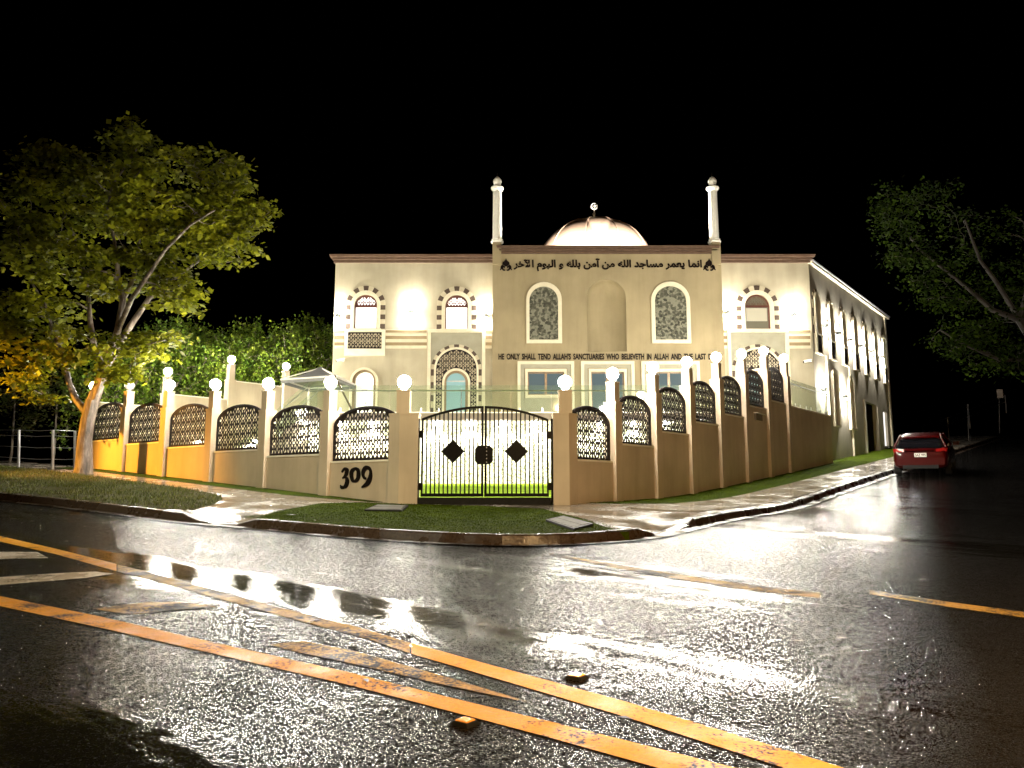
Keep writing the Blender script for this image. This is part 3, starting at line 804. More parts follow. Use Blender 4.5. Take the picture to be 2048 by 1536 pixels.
for i in range(6):
    u0, u1 = -LSP * (i + 1) + .155, -LSP * i - (.155 if i else .36); pb = .61 + .19 * i + EZ; z0 = Gab(0, 2.82 + LSP * i) - .4
    fbox(MB(), FL, u0, u1, z0, pb - .05, -.10, .06)
    mb = MB(); fbox(mb, FL, u0, u1, z0, pb - .045, -.10, .05); mb.build('wall_panel', 'fence_render', FLT)
    mb = MB(); fbox(mb, FL, u0, u1, pb - .045, pb, -.12, .075); mb.build('wall_ledge', 'sill_white', FLT)
    put_screen(FLT, FL, (-LSP * (i + 1) - LSP * i) / 2 - (.0 if i else .0), pb, -.03, SCR_L)
RSH = [1.61, 2.04, 2.46, 2.88, 3.30, 3.69, 4.08, 4.10]; RPB = [.62, 1.06, 1.49, 1.89, 2.28, 2.72, 3.08]
for i in range(1, 8):
    u = RSP * i; sh = RSH[i] + EZ; z0 = Gab(2.2 + u, 0) - .3
    pillar(FRT, FR, u, z0, sh, sh + .50)
    put_lamp(FR.p(u, sh + .515, 0), 'lit globe lamp on the %s pillar up the side street' % ORD[i - 1])
for i in range(7):
    u0, u1 = RSP * i + (.155 if i else .36), RSP * (i + 1) - .155; pb = RPB[i] + EZ; z0 = Gab(2.2 + u0, 0) - .4
    mb = MB(); fbox(mb, FR, u0, u1, z0, pb - .045, -.10, .05); mb.build('wall_panel', 'fence_render', FRT)
    mb = MB(); fbox(mb, FR, u0, u1, pb - .045, pb, -.12, .075); mb.build('wall_ledge', 'sill_white', FRT)
    put_screen(FRT, FR, (u0 + u1) / 2 if i else RSP * .5, pb, -.03, SCR_R)
# solid end of the wall with its glass rail
ue0, ue1 = RSP * 7 + .155, 20.3
mb = MB(); fbox(mb, FR, ue0, ue1, Gab(2.2 + ue0, 0) - .5, 3.0 + EZ, -.16, .05); mb.build('wall_panel', 'fence_render', FRT)
mb = MB(); fbox(mb, FR, ue0, ue1 + .02, 3.0 + EZ, 3.045 + EZ, -.18, .07); mb.build('wall_ledge', 'sill_white', FRT)
def glass_rail(root, fr, u0, u1, v, h, n, d=0.0):
    w = (u1 - u0) / n
    for k in range(n):
        mb = MB(); fbox(mb, fr, u0 + w * k + .015, u0 + w * (k + 1) - .015, v + .05, v + h, d - .006, d + .006); g = mb.build('glass_panel', 'balustrade_glass', root)
        for q in (.22, .78):
            mb = MB(); fbox(mb, fr, u0 + w * (k + q) - .025, u0 + w * (k + q) + .025, v, v + .16, d - .02, d + .02); mb.build('clamp', 'steel', g)
    mb = MB(); mb.tube([fr.p(u0, v + h - .19, d + .05), fr.p(u1, v + h - .19, d + .05)], .019, 8); mb.build('handrail', 'steel', root)
GR = thing('glass_balustrade', 'frameless glass balustrade on the wall end beside the side street', 'balustrade', FR.p(ue0, 3.045 + EZ))
glass_rail(GR, FR, ue0 + .05, ue1 - .05, 3.045 + EZ, 1.06, 4, -.04)

# ------------------------------------------------------------------ house number
def stroke(mb, fr, pts, widths, d0, d1, n=40):
    P = catmull(pts, .02); m = len(P); W = np.interp(np.linspace(0, 1, m), np.linspace(0, 1, len(widths)), widths)
    L_, R_ = [], []
    for i in range(m):
        t = P[min(i + 1, m - 1)] - P[max(i - 1, 0)]; t /= np.linalg.norm(t) + 1e-9; nn = np.array([-t[1], t[0]])
        L_.append(P[i] + nn * W[i] / 2); R_.append(P[i] - nn * W[i] / 2)
    for i in range(m - 1):
        q = [R_[i], R_[i + 1], L_[i + 1], L_[i]]
        mb.add([fr.p(*p, d1) for p in q] + [fr.p(*p, d0) for p in q], [(0, 1, 2, 3), (0, 4, 5, 1), (2, 6, 7, 3)])
def house_number():
    # glyphs drawn on a 100 x 100 box taken from the wall; flipped to metres
    O = FL.px(713, 957, .05); r = thing('house_number', 'dark serif house number 309 on the wall left of the gate', 'house number', FL.p(O[0], O[1] - .3, .05))
    k = .0004815 * 1.42
    ux, vx = FL.px(682, 940, .05), FL.px(746, 940, .05); k = (vx[0] - ux[0]) / 1110.0
    kv = (FL.px(713, 934, .05)[1] - FL.px(713, 977, .05)[1]) / 735.0
    def M(pts): return [(ux[0] + (x - 340) * k, FL.px(713, 934, .05)[1] - (y - 410) * kv) for x, y in pts]
    def dig(pts, ws, parts=None):
        mb = MB(); stroke(mb, FL, M(pts), [w * k for w in ws], .055, .085)
        for p2, w2 in (parts or []): stroke(mb, FL, M(p2), [w * k for w in w2], .055, .085)
        return mb.build('digit', 'letter_brown', r)
    dig([(400, 575), (470, 485), (530, 470), (575, 530), (560, 640), (500, 740), (430, 790)], [45, 60, 75, 120, 110, 70, 35],
        [([(470, 770), (545, 760), (590, 850), (590, 950), (545, 1060), (450, 1120), (390, 1085), (395, 1030)], [30, 55, 120, 120, 110, 60, 80, 60])])
    dig([(870, 450), (750, 560), (745, 720), (790, 870), (870, 900), (960, 820), (985, 680), (965, 530), (870, 450)], [55, 100, 118, 95, 55, 100, 118, 100, 55])
    dig([(1270, 800), (1200, 800), (1145, 700), (1150, 570), (1200, 470), (1280, 440), (1370, 500), (1400, 640), (1370, 830), (1280, 990), (1110, 1105)], [50, 60, 105, 110, 90, 60, 100, 120, 115, 80, 35])
house_number()

# ------------------------------------------------------------------ gate
def build_gate():
    z = lambda x, y: at(x, y, 17.0)
    g0 = z(968, 996); r = thing('double_gate', 'black metal double gate with arched top between the two gate pillars', 'gate', (g0[0], 17.0, g0[2]))
    X0, X1, XC = z(842, 900)[0], z(1098, 900)[0], z(968, 900)[0]
    zb = z(968, 996)[2]; zt_edge = z(845, 839)[2]; zt_mid = z(968, 812)[2]
    def top(X):
        t = (X - XC) / (X1 - XC); return zt_mid - (zt_mid - zt_edge) * t * t
    for nm, X in (('gate_post', z(837, 900)[0] - .02), ('gate_post', z(1101, 900)[0] + .05)):
        MB().box((X, 17.02, (zb - .1 + zt_edge + .02) / 2), (.085, .085, zt_edge - zb + .12)).build(nm, 'iron_black', r)
    for s_, (xa, xb) in (('l', (X0 + .01, XC - .012)), ('r', (XC + .012, X1 - .01))):
        mb = MB(); n = 14
        # arched top rail, bottom rail, stiles
        xs = np.linspace(xa, xb, n + 1)
        for i in range(n):
            a, b_ = xs[i], xs[i + 1]; ta, tb = top(a), top(b_)
            V = [(a, 16.975, ta - .055), (b_, 16.975, tb - .055), (b_, 16.975, tb), (a, 16.975, ta), (a, 17.025, ta - .055), (b_, 17.025, tb - .055), (b_, 17.025, tb), (a, 17.025, ta)]
            mb.add(V, [(0, 1, 2, 3), (7, 6, 5, 4), (3, 2, 6, 7), (1, 0, 4, 5)])
        mb.box(((xa + xb) / 2, 17, zb + .065), (xb - xa, .05, .07))
        hinge, meet = (xa, xb) if s_ == 'l' else (xb, xa); sg = 1 if s_ == 'l' else -1
        mb.box((hinge + sg * .02, 17.001, (zb + .03 + top(hinge)) / 2), (.04, .048, top(hinge) - zb - .04))
        mb.box((meet - sg * .024, 17.001, (zb + .03 + top(meet)) / 2), (.052, .048, top(meet) - zb - .04))
        lf = mb.build('gate_leaf', 'iron_black', r)
        for i in range(1, 14):
            x = xa + .02 + (xb - xa - .05) * i / 14
            MB().box((x, 17.0, (zb + .1 + top(x) - .05) / 2), (.030, .030, top(x) - zb - .14)).build('bar', 'iron_black', lf)
        dx, dz = (906, 903) if s_ == 'l' else (1032.6, 903); c = z(dx, dz)
        mb = MB(); h = .262; plate(mb, FG, [(c[0] - h, c[2]), (c[0], c[2] - h), (c[0] + h, c[2]), (c[0], c[2] + h)], (), .012, .045, True); mb.build('diamond_plate', 'iron_black', lf)
        for hz in (.25, top(hinge) - zb - .35):
            MB().box((hinge - sg * .02, 17.0, zb + hz), (.07, .07, .16)).build('hinge', 'iron_black', lf)
    MB().box((XC, 17.0, zb - .16), (X1 - X0 + .1, .22, .34)).build('threshold', 'pit_frame', r)
    c = z(968, 910); w, h = .20, .205; q = .07
    mb = MB(); plate(mb, FG, [(c[0] - w, c[2] - h + q), (c[0] - w + q, c[2] - h), (c[0] + w - q, c[2] - h), (c[0] + w, c[2] - h + q), (c[0] + w, c[2] + h - q), (c[0] + w - q, c[2] + h), (c[0] - w + q, c[2] + h), (c[0] - w, c[2] + h - q)], (), .02, .06, True)
    lp_ = mb.build('lock_plate', 'iron_black', r)
    for k in range(5): MB().box((c[0] + .06, 16.935, c[2] - .16 + .08 * k), (.018, .012, .022)).build('button', 'galvanised', lp_)
build_gate()

# ------------------------------------------------------------------ courtyard, retaining wall, patio
YW = 26.0; LZ0, LZ1 = -.27 + EZ, .11 + EZ
def lawn_z(a, b):
    y = xy(a, b)[1]; return LZ0 + (LZ1 - LZ0) * (y - 17) / 9.0 if y < 26 else LZ1
def abp(X, Y): return tuple(ab(X, Y))
PX0, PX1 = -6.9, None
RX = (xy(2.2 + 13.2, .1))
lawn_poly = [(2.3, .12), abp(8.0, 25.72), abp(8.0, 26.15), abp(PX0, 26.15), abp(PX0, 33.2), abp(-8.5, 34.5), abp(*xy(.1 + 9.5, 18.0)), (.1, 18.0), (.1, 2.9)]
sheet('courtyard_lawn', lawn_poly, 0.0, 'lawn_turf', 1.0, 0, zf=lawn_z)
FW_ = Frame((0, YW + .15), (1, 0))
SLT = at(900, 825, YW)[2]; SLB = at(900, 840, YW)[2]
RT = thing('retaining_wall', 'bright pebbled retaining wall behind the gate, under the glass balustrade', 'wall', (0, YW, LZ1))
mb = MB(); fbox(mb, FW_, PX0, 8.2, LZ0, SLB, -.2, 0.0); mb.build('wall', 'pebble_wall', RT)
mb = MB(); fbox(mb, FW_, PX0 + .002, 8.2, SLB - .10, SLB - .012, -.1, .03); mb.build('string_course', 'sill_white', RT)
PT = thing('patio', 'raised patio slab in front of the mosque', 'patio', (0, YW, SLB))
mb = MB(); mb.prism([(PX0 - .05, YW - .12), (8.25, YW - .12), (12.6, 32.5), (12.6, 33.3), (PX0 - .05, 33.3)], SLB, SLT - .03); mb.build('slab', 'slab_dark', PT)
mb = MB(); mb.prism([(PX0 - .08, YW - .16), (8.3, YW - .16), (12.65, 32.5), (12.65, 33.28), (PX0 - .08, 33.28)], SLT - .03, SLT); mb.build('paving', 'sill_white', PT)
BAL = thing('glass_balustrade', 'long frameless glass balustrade along the patio edge', 'balustrade', (0, YW, SLT))
FB = Frame((0, YW), (1, 0))
glass_rail(BAL, FB, PX0, 8.2, SLT, .93, 11)
WASH_X = [613, 679, 745, 809, 873, 940, 1006, 1071, 1135, 1199, 1265, 1330, 1402]
wash_data = None
for i, x in enumerate(WASH_X):
    p = at(x, 846, YW + .15); 
    r = thing('wall_light', '%s bright wall light from the left on the pebbled retaining wall' % (ORD + ['ninth', 'tenth', 'eleventh', 'twelfth', 'thirteenth'])[i], 'wall light', (p[0], YW + .15, p[2]), 'wall lights along the retaining wall')
    MB().box((p[0], YW + .10, p[2] + .05), (.10, .10, .05)).build('housing', 'galvanised', r)
    MB().lathe([(.055, 0), (.06, -.03), (.05, -.07), (.02, -.085)], 12, (p[0], YW + .08, p[2] + .025)).build('lens', 'washer_lit', r)
    ld = bpy.data.lights.new('wash_light', 'SPOT'); ld.energy = 480; ld.color = (1, .95, .85); ld.spot_size = R(115); ld.spot_blend = .6; ld.shadow_soft_size = .04
    lo = bpy.data.objects.new('wash_light', ld); COL.objects.link(lo); lo.parent = r; lo.location = (0, -.22, -.10); lo.rotation_euler = (R(8), 0, 0)

# ------------------------------------------------------------------ mosque
YF = 33.0; YM = 32.6
FW = Frame((0, YF), (1, 0)); FM = Frame((0, YM), (1, 0))
FLOOR = SLT
MQ = thing('mosque', 'cream two storey mosque with a copper dome and two slim minarets', 'mosque', (2.5, YF, FLOOR))
XL, XR = FW.px(669, 600)[0], FW.px(1621, 600)[0]
ZC = FW.px(800, 526)[1]; ZCT = FW.px(800, 511.5)[1]
FS = Frame((XR, YF), U1)
SIDE_L = FS.px(1774, 700)[0]
ZS0, ZS1 = FS.px(1621, 527)[1], None
def wpx(fr, x0, y0, x1, y1):
    a = fr.px(x0, y1); b = fr.px(x1, y0); return a[0], b[0], a[1], b[1]
def warch(fr, x0, x1, ytop, ybot):
    u0, u1, v0, v1 = wpx(fr, x0, ytop, x1, ybot); return arch(u0, u1, v0, v1, 16)
holes = []
W_OPEN = [(707.5, 755, 589, 657.5), (890, 936.5, 590, 658.5), (1491, 1538.5, 588.5, 658.5)]
for x0, x1, yt, yb in W_OPEN: holes.append(warch(FW, x0, x1, yt, yb))
dz0 = FLOOR + .03
def door_arch(x0, x1, yt):
    a = warch(FW, x0, x1, yt, 800); a[0] = (a[0][0], dz0); a[1] = (a[1][0], dz0); return a
D1 = door_arch(709, 748, 743.6); P1 = door_arch(892, 931, 745.5); P2 = door_arch(1497, 1536, 745.5)
holes += [D1, P1, P2]
holes.append(warch(FM, 1174, 1252, 558, 704))
mb = MB(); plate(mb, FW, rect(XL, XR, FLOOR - .05, ZC + .3), holes, -.22, 0); mb.build('front_wall', 'cream_render', MQ)
# shell: left side, back and roof
BK = 48.0; SX, SY = FS.p(SIDE_L, 0)[:2]
mb = MB(); z0 = FLOOR - 4
mb.add([(XL, YF + .01, z0), (XL, BK, z0), (XL, BK, ZC + .3), (XL, YF + .01, ZC + .3)], [(3, 2, 1, 0)[::-1]])
mb.add([(XL, BK, z0), (SX, SY + .2, z0), (SX, SY + .2, ZC), (XL, BK, ZC + .3)], [(3, 2, 1, 0)[::-1]])
mb.build('side_wall', 'cream_render', MQ)
mb = MB(); mb.add([(XL + .05, YF + .25, ZC), (XR - .1, YF + .25, ZC), (SX - .2, SY, ZC - .1), (XL + .05, BK, ZC)], [(0, 1, 2, 3)]); mb.build('roof', 'roof_sheet', MQ)
# window and door leaves
def pane_plate(name, mat, fr, poly, d, parent):
    mb = MB(); plate(mb, fr, poly, (), d - .02, d); return mb.build(name, mat, parent)
def voussoirs(part, fr, inner, outer, vbase, n_arc, n_leg, d=.03):
    """alternating blocks round an arch: inner/outer = (u0,u1,top); each block a piece of its own"""
    cu = (inner[0] + inner[1]) / 2; r0 = (inner[1] - inner[0]) / 2; r1 = (outer[1] - outer[0]) / 2; sp = inner[2] - r0
    for k in range(n_arc):
        a0 = math.pi * k / n_arc + .004; a1 = math.pi * (k + 1) / n_arc - .004; am = (a0 + a1) / 2
        poly = [(cu + r0 * math.cos(a0), sp + r0 * math.sin(a0)), (cu + r1 * math.cos(a0), sp + r1 * math.sin(a0)), (cu + r1 * math.cos(am), sp + r1 * math.sin(am)), (cu + r1 * math.cos(a1), sp + r1 * math.sin(a1)), (cu + r0 * math.cos(a1), sp + r0 * math.sin(a1)), (cu + r0 * math.cos(am), sp + r0 * math.sin(am))]
        dark = (k % 2 == (n_arc // 2) % 2)
        mb = MB(); plate(mb, fr, poly, (), -.01, d + (.0 if dark else .008)); mb.build('arch_block', 'block_brown' if dark else 'block_cream', part)
    h = (sp - vbase) / n_leg
    for s_ in (-1, 1):
        for k in range(n_leg):
            dark = (k % 2 == 1) if (n_arc // 2) % 2 == 0 else (k % 2 == 0)
            dark = (k % 2 == 0) if (0 % 2 != (n_arc // 2) % 2) else (k % 2 == 1)
            ua, ub = cu + s_ * r0, cu + s_ * r1
            mb = MB(); plate(mb, fr, rect(min(ua, ub), max(ua, ub), sp - h * (k + 1) + .004, sp - h * k - .004), (), -.01, d + (.0 if dark else .008)); mb.build('arch_block', 'block_brown' if dark else 'block_cream', part)
def perforated(fr, outer, hole, per, d0, d1, name, parent, mat='screen_brown'):
    us = [p[0] for p in outer]; vs_ = [p[1] for p in outer]
    cu = sum(us) / len(us)
    def reg(p): return inside(p, outer) and (hole is None or not inside(p, hole))
    hs = screen_holes(reg, min(us), min(vs_), max(us), max(vs_), per)
    mb = MB(); plate(mb, fr, outer, ([hole] if hole else []) + hs, d0, d1); return mb.build(name, mat, parent)
for k, (x0, x1, yt, yb) in enumerate(W_OPEN):
    op = warch(FW, x0, x1, yt, yb); vb = op[0][1]; off = x0 - 707.5 if k < 2 else x0 - 707.5
    ring_o = warch(FW, x0 - 6.8, x1 + 6.8, yt - 7.5, yb)
    mb = MB(); plate(mb, FW, arch_ring(ring_o, op), (), -.01, .075); win = mb.build('window', 'trim_cream', MQ)
    vi = (ring_o[0][0] + .012, ring_o[1][0] - .012, max(p[1] for p in ring_o) - .0); vo = warch(FW, x0 - 16.5, x1 + 17, yt - 17.5, yb)
    voussoirs(win, FW, (ring_o[0][0], ring_o[1][0], max(p[1] for p in ring_o)), (vo[0][0], vo[1][0], 0), vb, 11, 5)
    mat = 'window_lit' if k < 2 else 'pane_dim'
    pane_plate('pane', mat, FW, op, -.14, win)
    tz = FW.px(x0, 612)[1]; u0, u1 = op[0][0], op[1][0]
    mb = MB(); fbox(mb, FW, u0, u1, tz - .04, tz + .04, -.14, -.07); mb.build('transom', 'window_frame', win)
    inn = [(p[0], max(p[1], tz)) for p in op]
    mb = MB(); sh_ = lambda p, q: ((p[0] - (u0 + u1) / 2) * q + (u0 + u1) / 2, vb + (p[1] - vb) * (1 - (1 - q) * .5))
    plate(mb, FW, op, [[sh_(p, .91) if i > 1 else (sh_(p, .91)[0], p[1] + .04) for i, p in enumerate(op)]], -.139, -.085); mb.build('window_frame', 'window_frame', win)
    fan = [(p[0] * .93 + .07 * (u0 + u1) / 2, tz + (p[1] - tz) * .93) for p in arch(u0, u1, tz + .03, max(q[1] for q in op), 14)]
    perforated(FW, fan, None, .26, -.125, -.11, 'fan_tracery', win, 'alu_bronze' if k == 2 else 'window_frame')
    if k == 2: pane_plate('blind', 'pane_blind', FW, rect(u0 + .1, u1 - .1, FW.px(x0, 641)[1], FW.px(x0, 615)[1]), -.12, win)
    mb = MB(); fbox(mb, FW, ring_o[0][0] - .05, ring_o[1][0] + .05, vb - .09, vb, -.01, .11); mb.build('window_sill', 'trim_cream', win)
# perforated panel and frame under the left window
u0, u1, v0, v1 = wpx(FW, 695.7, 664.5, 764, 697.7)
mb = MB(); a = wpx(FW, 688.5, 659.8, 771, 712); plate(mb, FW, rect(*a), [rect(u0, u1, v0, v1)], -.0, .06); pf = mb.build('panel_frame', 'trim_cream', MQ)
perforated(FW, rect(u0, u1, v0, v1), None, .30, .012, .035, 'lattice_panel', pf)
pane_plate('panel_back', 'block_cream', FW, rect(u0, u1, v0, v1), .01, pf)
# striped bands
for (xa, xb) in ((669, 688.5), (771, 854), (971, 984), (1446, 1458), (1576, 1620)):
    mb = MB(); a = wpx(FW, xa, 659.5, xb, 697); plate(mb, FW, rect(*a), (), 0, .03); bd = mb.build('band', 'trim_cream', MQ)
    for ya, yb in ((660.5, 665.5), (672, 678.3), (685, 691.3)):
        a = wpx(FW, xa + .3, ya, xb - .3, yb); mb = MB(); plate(mb, FW, rect(*a), (), .02, .045); mb.build('stripe', 'ochre_band', bd)
# portals
def portal(cx, door, k):
    x = lambda q: cx + q
    zt = FW.px(cx, 659)[1]; uo = wpx(FW, x(-58.5), 659, x(58.5), 800); ui = wpx(FW, x(-52), 665.5, x(52), 800)
    outer = rect(uo[0], uo[1], dz0, zt); inn = rect(ui[0], ui[1], dz0 - .0, ui[3])
    ring = [(uo[0], dz0), (ui[0], dz0), (ui[0], ui[3]), (ui[1], ui[3]), (ui[1], dz0), (uo[1], dz0), (uo[1], zt), (uo[0], zt)]
    mb = MB(); plate(mb, FW, ring, (), 0, .10); pt = mb.build('portal', 'trim_cream', MQ)
    big = warch(FW, x(-41), x(41), 699, 800); big[0] = (big[0][0], dz0); big[1] = (big[1][0], dz0)
    bgo = warch(FW, x(-45), x(45), 695, 800); bgo[0] = (bgo[0][0], dz0); bgo[1] = (bgo[1][0], dz0)
    vout = warch(FW, x(-52), x(52), 688, 800)
    mb = MB(); plate(mb, FW, rect(ui[0], ui[1], dz0, ui[3]), [[(p[0], max(p[1], dz0 + .001)) for p in bgo]], 0, .02); mb.build('portal_field', 'panel_sage', pt)
    mb = MB(); plate(mb, FW, arch_ring(bgo, big), (), 0, .085); mb.build('arch_ring', 'trim_cream', pt)
    voussoirs(pt, FW, (bgo[0][0], bgo[1][0], max(p[1] for p in bgo)), (vout[0][0] + .02, vout[1][0] - .02, 0), dz0, 15, 9, .045)
    dro = warch(FW, x(-28.5), x(28.5), 737, 800); dro[0] = (dro[0][0], dz0); dro[1] = (dro[1][0], dz0)
    dri = warch(FW, x(-24), x(24), 741.5, 800); dri[0] = (dri[0][0], dz0); dri[1] = (dri[1][0], dz0)
    bb = [(p[0], p[1]) for p in big]; dd = [(p[0], max(p[1], dz0)) for p in dro]
    dd[0] = (dd[0][0], dz0 + .012); dd[1] = (dd[1][0], dz0 + .012)
    pane_plate('lattice_back', 'block_cream', FW, arch_ring(big, [(p[0] , p[1]) for p in dro]), .012, pt)
    perforated(FW, bb, dd, .30, .018, .05, 'lattice_screen', pt)
    mb = MB(); plate(mb, FW, arch_ring(dro, dri), (), 0, .10); mb.build('door_surround', 'trim_cream', pt)
    mb = MB(); plate(mb, FW, arch_ring(dri, door), (), -.05, .045); mb.build('door_reveal', 'door_reveal', pt)
    dl = pane_plate('door', 'pane_teal', FW, door, -.16, pt)
    hx = (door[0][0] + door[1][0]) / 2
    MB().tube([FW.p(hx + .24, dz0 + .8, -.1), FW.p(hx + .24, dz0 + 1.7, -.1)], .018, 8).build('door_handle', 'steel', pt)
    mb = MB(); fbox(mb, FW, door[0][0] + .03, door[1][0] - .03, dz0 + 2.0, dz0 + 2.05, -.16, -.13); mb.build('door_rail', 'steel', pt)
portal(912.5, P1, 0); portal(1517, P2, 1)
# plain arched door at left
dro = door_arch(699.6, 757, 735.5); dri = door_arch(704, 752.5, 740)
mb = MB(); plate(mb, FW, arch_ring(dro, dri), (), 0, .10); ds = mb.build('arched_door', 'trim_cream', MQ)
mb = MB(); plate(mb, FW, arch_ring(dri, D1), (), -.1, .03); mb.build('door_reveal', 'door_reveal', ds)
pane_plate('door_leaf', 'door_lit', FW, D1, -.16, ds)
mb = MB(); fbox(mb, FW, (D1[0][0] + D1[1][0]) / 2 - .12, (D1[0][0] + D1[1][0]) / 2 + .12, dz0 + 1.62, dz0 + 1.65, -.16, -.13); mb.build('letter_slot', 'galvanised', ds)
MB().lathe([(.03, 0), (.03, .03)], 8, (D1[1][0] - .35, YF + .12, dz0 + 1.05)).build('door_knob', 'pit_frame', ds)

# middle bay, standing 0.4 m forward, with its niche
mx0, mx1 = FM.px(985, 600)[0], FM.px(1445, 600)[0]; zmt = FM.px(1200, 508)[1]
NI = warch(FM, 1175, 1251, 559, 703)
W_A = wpx(FM, 1055.5, 744, 1128, 790); W_B = (FM.px(1182, 744)[0], FM.px(1248, 744)[0], dz0, FM.px(1182, 744)[1]); W_Cc = wpx(FM, 1302, 744, 1375, 786)
S_A = warch(FM, 1059, 1115.7, 573.5, 680); S_B = warch(FM, 1311, 1371, 572.5, 680)
mb = MB(); plate(mb, FM, rect(mx0, mx1, FLOOR - .05, zmt + .32), [NI, rect(*W_A), rect(W_B[0], W_B[1], W_B[2], W_B[3]), rect(*W_Cc)], -.42, 0); bay = mb.build('projecting_bay', 'tan_render', MQ)
mb = MB(); mb.add([(mx0, YM, zmt + .32), (mx1, YM, zmt + .32), (mx1, YM + 2.2, zmt + .32), (mx0, YM + 2.2, zmt + .32), (mx0, YM + 2.2, ZC), (mx1, YM + 2.2, ZC), (mx0, YM + .4, ZC), (mx1, YM + .4, ZC)], [(0, 1, 2, 3), (3, 2, 5, 4), (0, 3, 4, 6), (1, 7, 5, 2)]); mb.build('bay_roof', 'roof_sheet', MQ)
# niche shell: half cylinder with a half dome
cu = (NI[0][0] + NI[1][0]) / 2; rn = (NI[1][0] - NI[0][0]) / 2; zb_, zt_ = NI[0][1], max(p[1] for p in NI) - rn
mb = MB(); V = []; Fc = []; n = 16
rows = [(zb_, 1.0), (zt_, 1.0)] + [(zt_ + rn * math.sin(t), math.cos(t)) for t in np.linspace(.12, math.pi / 2 - .02, 9)]
for z, k in rows:
    for i in range(n + 1):
        t = math.pi * i / n; V.append((cu - rn * k * math.cos(t), YM + .005 + rn * .75 * k * math.sin(t), z))
for j in range(len(rows) - 1):
    for i in range(n): Fc.append((j * (n + 1) + i, j * (n + 1) + i + 1, (j + 1) * (n + 1) + i + 1, (j + 1) * (n + 1) + i)[::-1])
Fc.append(tuple(range(n + 1)))
mb.add(V, Fc); mb.smooth = True; mb.build('niche', 'tan_render', MQ)
mb = MB(); fbox(mb, FM, cu - rn - .02, cu + rn + .02, zb_ - .1, zb_ + .0, 0, .06)
for (S, xo0, xo1, yt, yb) in ((S_A, 1052.7, 1123, 565, 687), (S_B, 1304, 1378, 564, 687)):
    o_ = warch(FM, xo0, xo1, yt, yb); mb = MB(); plate(mb, FM, o_, [S], 0, .09); fr_ = mb.build('stone_panel', 'trim_cream', MQ)
    # stones: irregular pieces, each proud by its own amount
    pane_plate('panel_bed', 'crazy_stone', FM, S, .02, fr_)
    us = [p[0] for p in S]; vs_ = [p[1] for p in S]
    ny, nx = 17, 8
    pts = {}
    for i in range(nx + 1):
        for j in range(ny + 1):
            jx = random.uniform(-.05, .05) if 0 < i < nx else 0; jy = random.uniform(-.045, .045) if 0 < j < ny else 0
            pts[i, j] = (min(us) + (max(us) - min(us)) * i / nx + jx + (.03 if j % 2 and 0 < i < nx else 0), min(vs_) + (max(vs_) - min(vs_)) * j / ny + jy)
    for i in range(nx):
        for j in range(ny):
            q = [pts[i, j], pts[i + 1, j], pts[i + 1, j + 1], pts[i, j + 1]]; c = (sum(p[0] for p in q) / 4, sum(p[1] for p in q) / 4)
            q = [(c[0] + (p[0] - c[0]) * .95, c[1] + (p[1] - c[1]) * .95) for p in q]
            if not all(inside(p, [(c2 * .999 + .001 * c[0], d2) for c2, d2 in S]) or abs(p[0] - c[0]) > 9 for p in q):
                q = [p for p in q if inside(p, S)]
                if len(q) < 3: continue
            dd = random.uniform(.035, .075); mb = MB(); plate(mb, FM, q, (), .02, dd); mb.build('stone', 'crazy_stone', fr_)
def framed_window(x0, x1, y0, win, kind):
    o_ = (FM.px(x0, y0)[0], FM.px(x1, y0)[0]); zt = FM.px(x0, y0)[1]
    st = [(0.0, .14), (.28, .08)]
    ring = lambda m, t, zb: [(o_[0] + m, dz0), (o_[0] + m + t, dz0), (o_[0] + m + t, zt - m - t), (o_[1] - m - t, zt - m - t), (o_[1] - m - t, dz0), (o_[1] - m, dz0), (o_[1] - m, zt - m), (o_[0] + m, zt - m)]
    mb = MB(); plate(mb, FM, ring(0, .13, 0), (), 0, .10); w = mb.build('window' if kind != 'door' else 'entrance', 'trim_cream', MQ)
    mb = MB(); plate(mb, FM, ring(.132, .16, 0), (), 0, .055); mb.build('moulding', 'panel_sage', w)
    m = .13
    if kind != 'door':
        mb = MB(); plate(mb, FM, rect(win[0] - .11, win[1] + .11, win[2] - .13, win[3] + .13), [rect(*win)], 0, .085); mb.build('architrave', 'trim_cream', w)
        mb = MB(); plate(mb, FM, rect(o_[0] + .295, o_[1] - .295, dz0, win[2] - .132), (), 0, .02); mb.build('apron', 'panel_sage', w)
    else:
        q = [(win[0] - .11, dz0), (win[0], dz0), (win[0], win[3]), (win[1], win[3]), (win[1], dz0), (win[1] + .11, dz0), (win[1] + .11, win[3] + .13), (win[0] - .11, win[3] + .13)]
        mb = MB(); plate(mb, FM, q, (), 0, .085); mb.build('architrave', 'trim_cream', w)
    um = (win[0] + win[1]) / 2
    for a, b_ in ((win[0], um), (um, win[1])):
        mb = MB(); plate(mb, FM, rect(a, b_, win[2], win[3]), [rect(a + .05, b_ - .05, win[2] + .05, win[3] - .05)], -.16, -.10); s_ = mb.build('sash', 'alu_bronze', w)
        pane_plate('pane', 'pane_dark_glow', FM, rect(a + .05, b_ - .05, win[2] + .05, win[3] - .05), -.14, w)
framed_window(1035, 1148, 723, W_A, 'win'); framed_window(1161.6, 1268, 723, W_B, 'door'); framed_window(1282, 1398, 723, W_Cc, 'win')
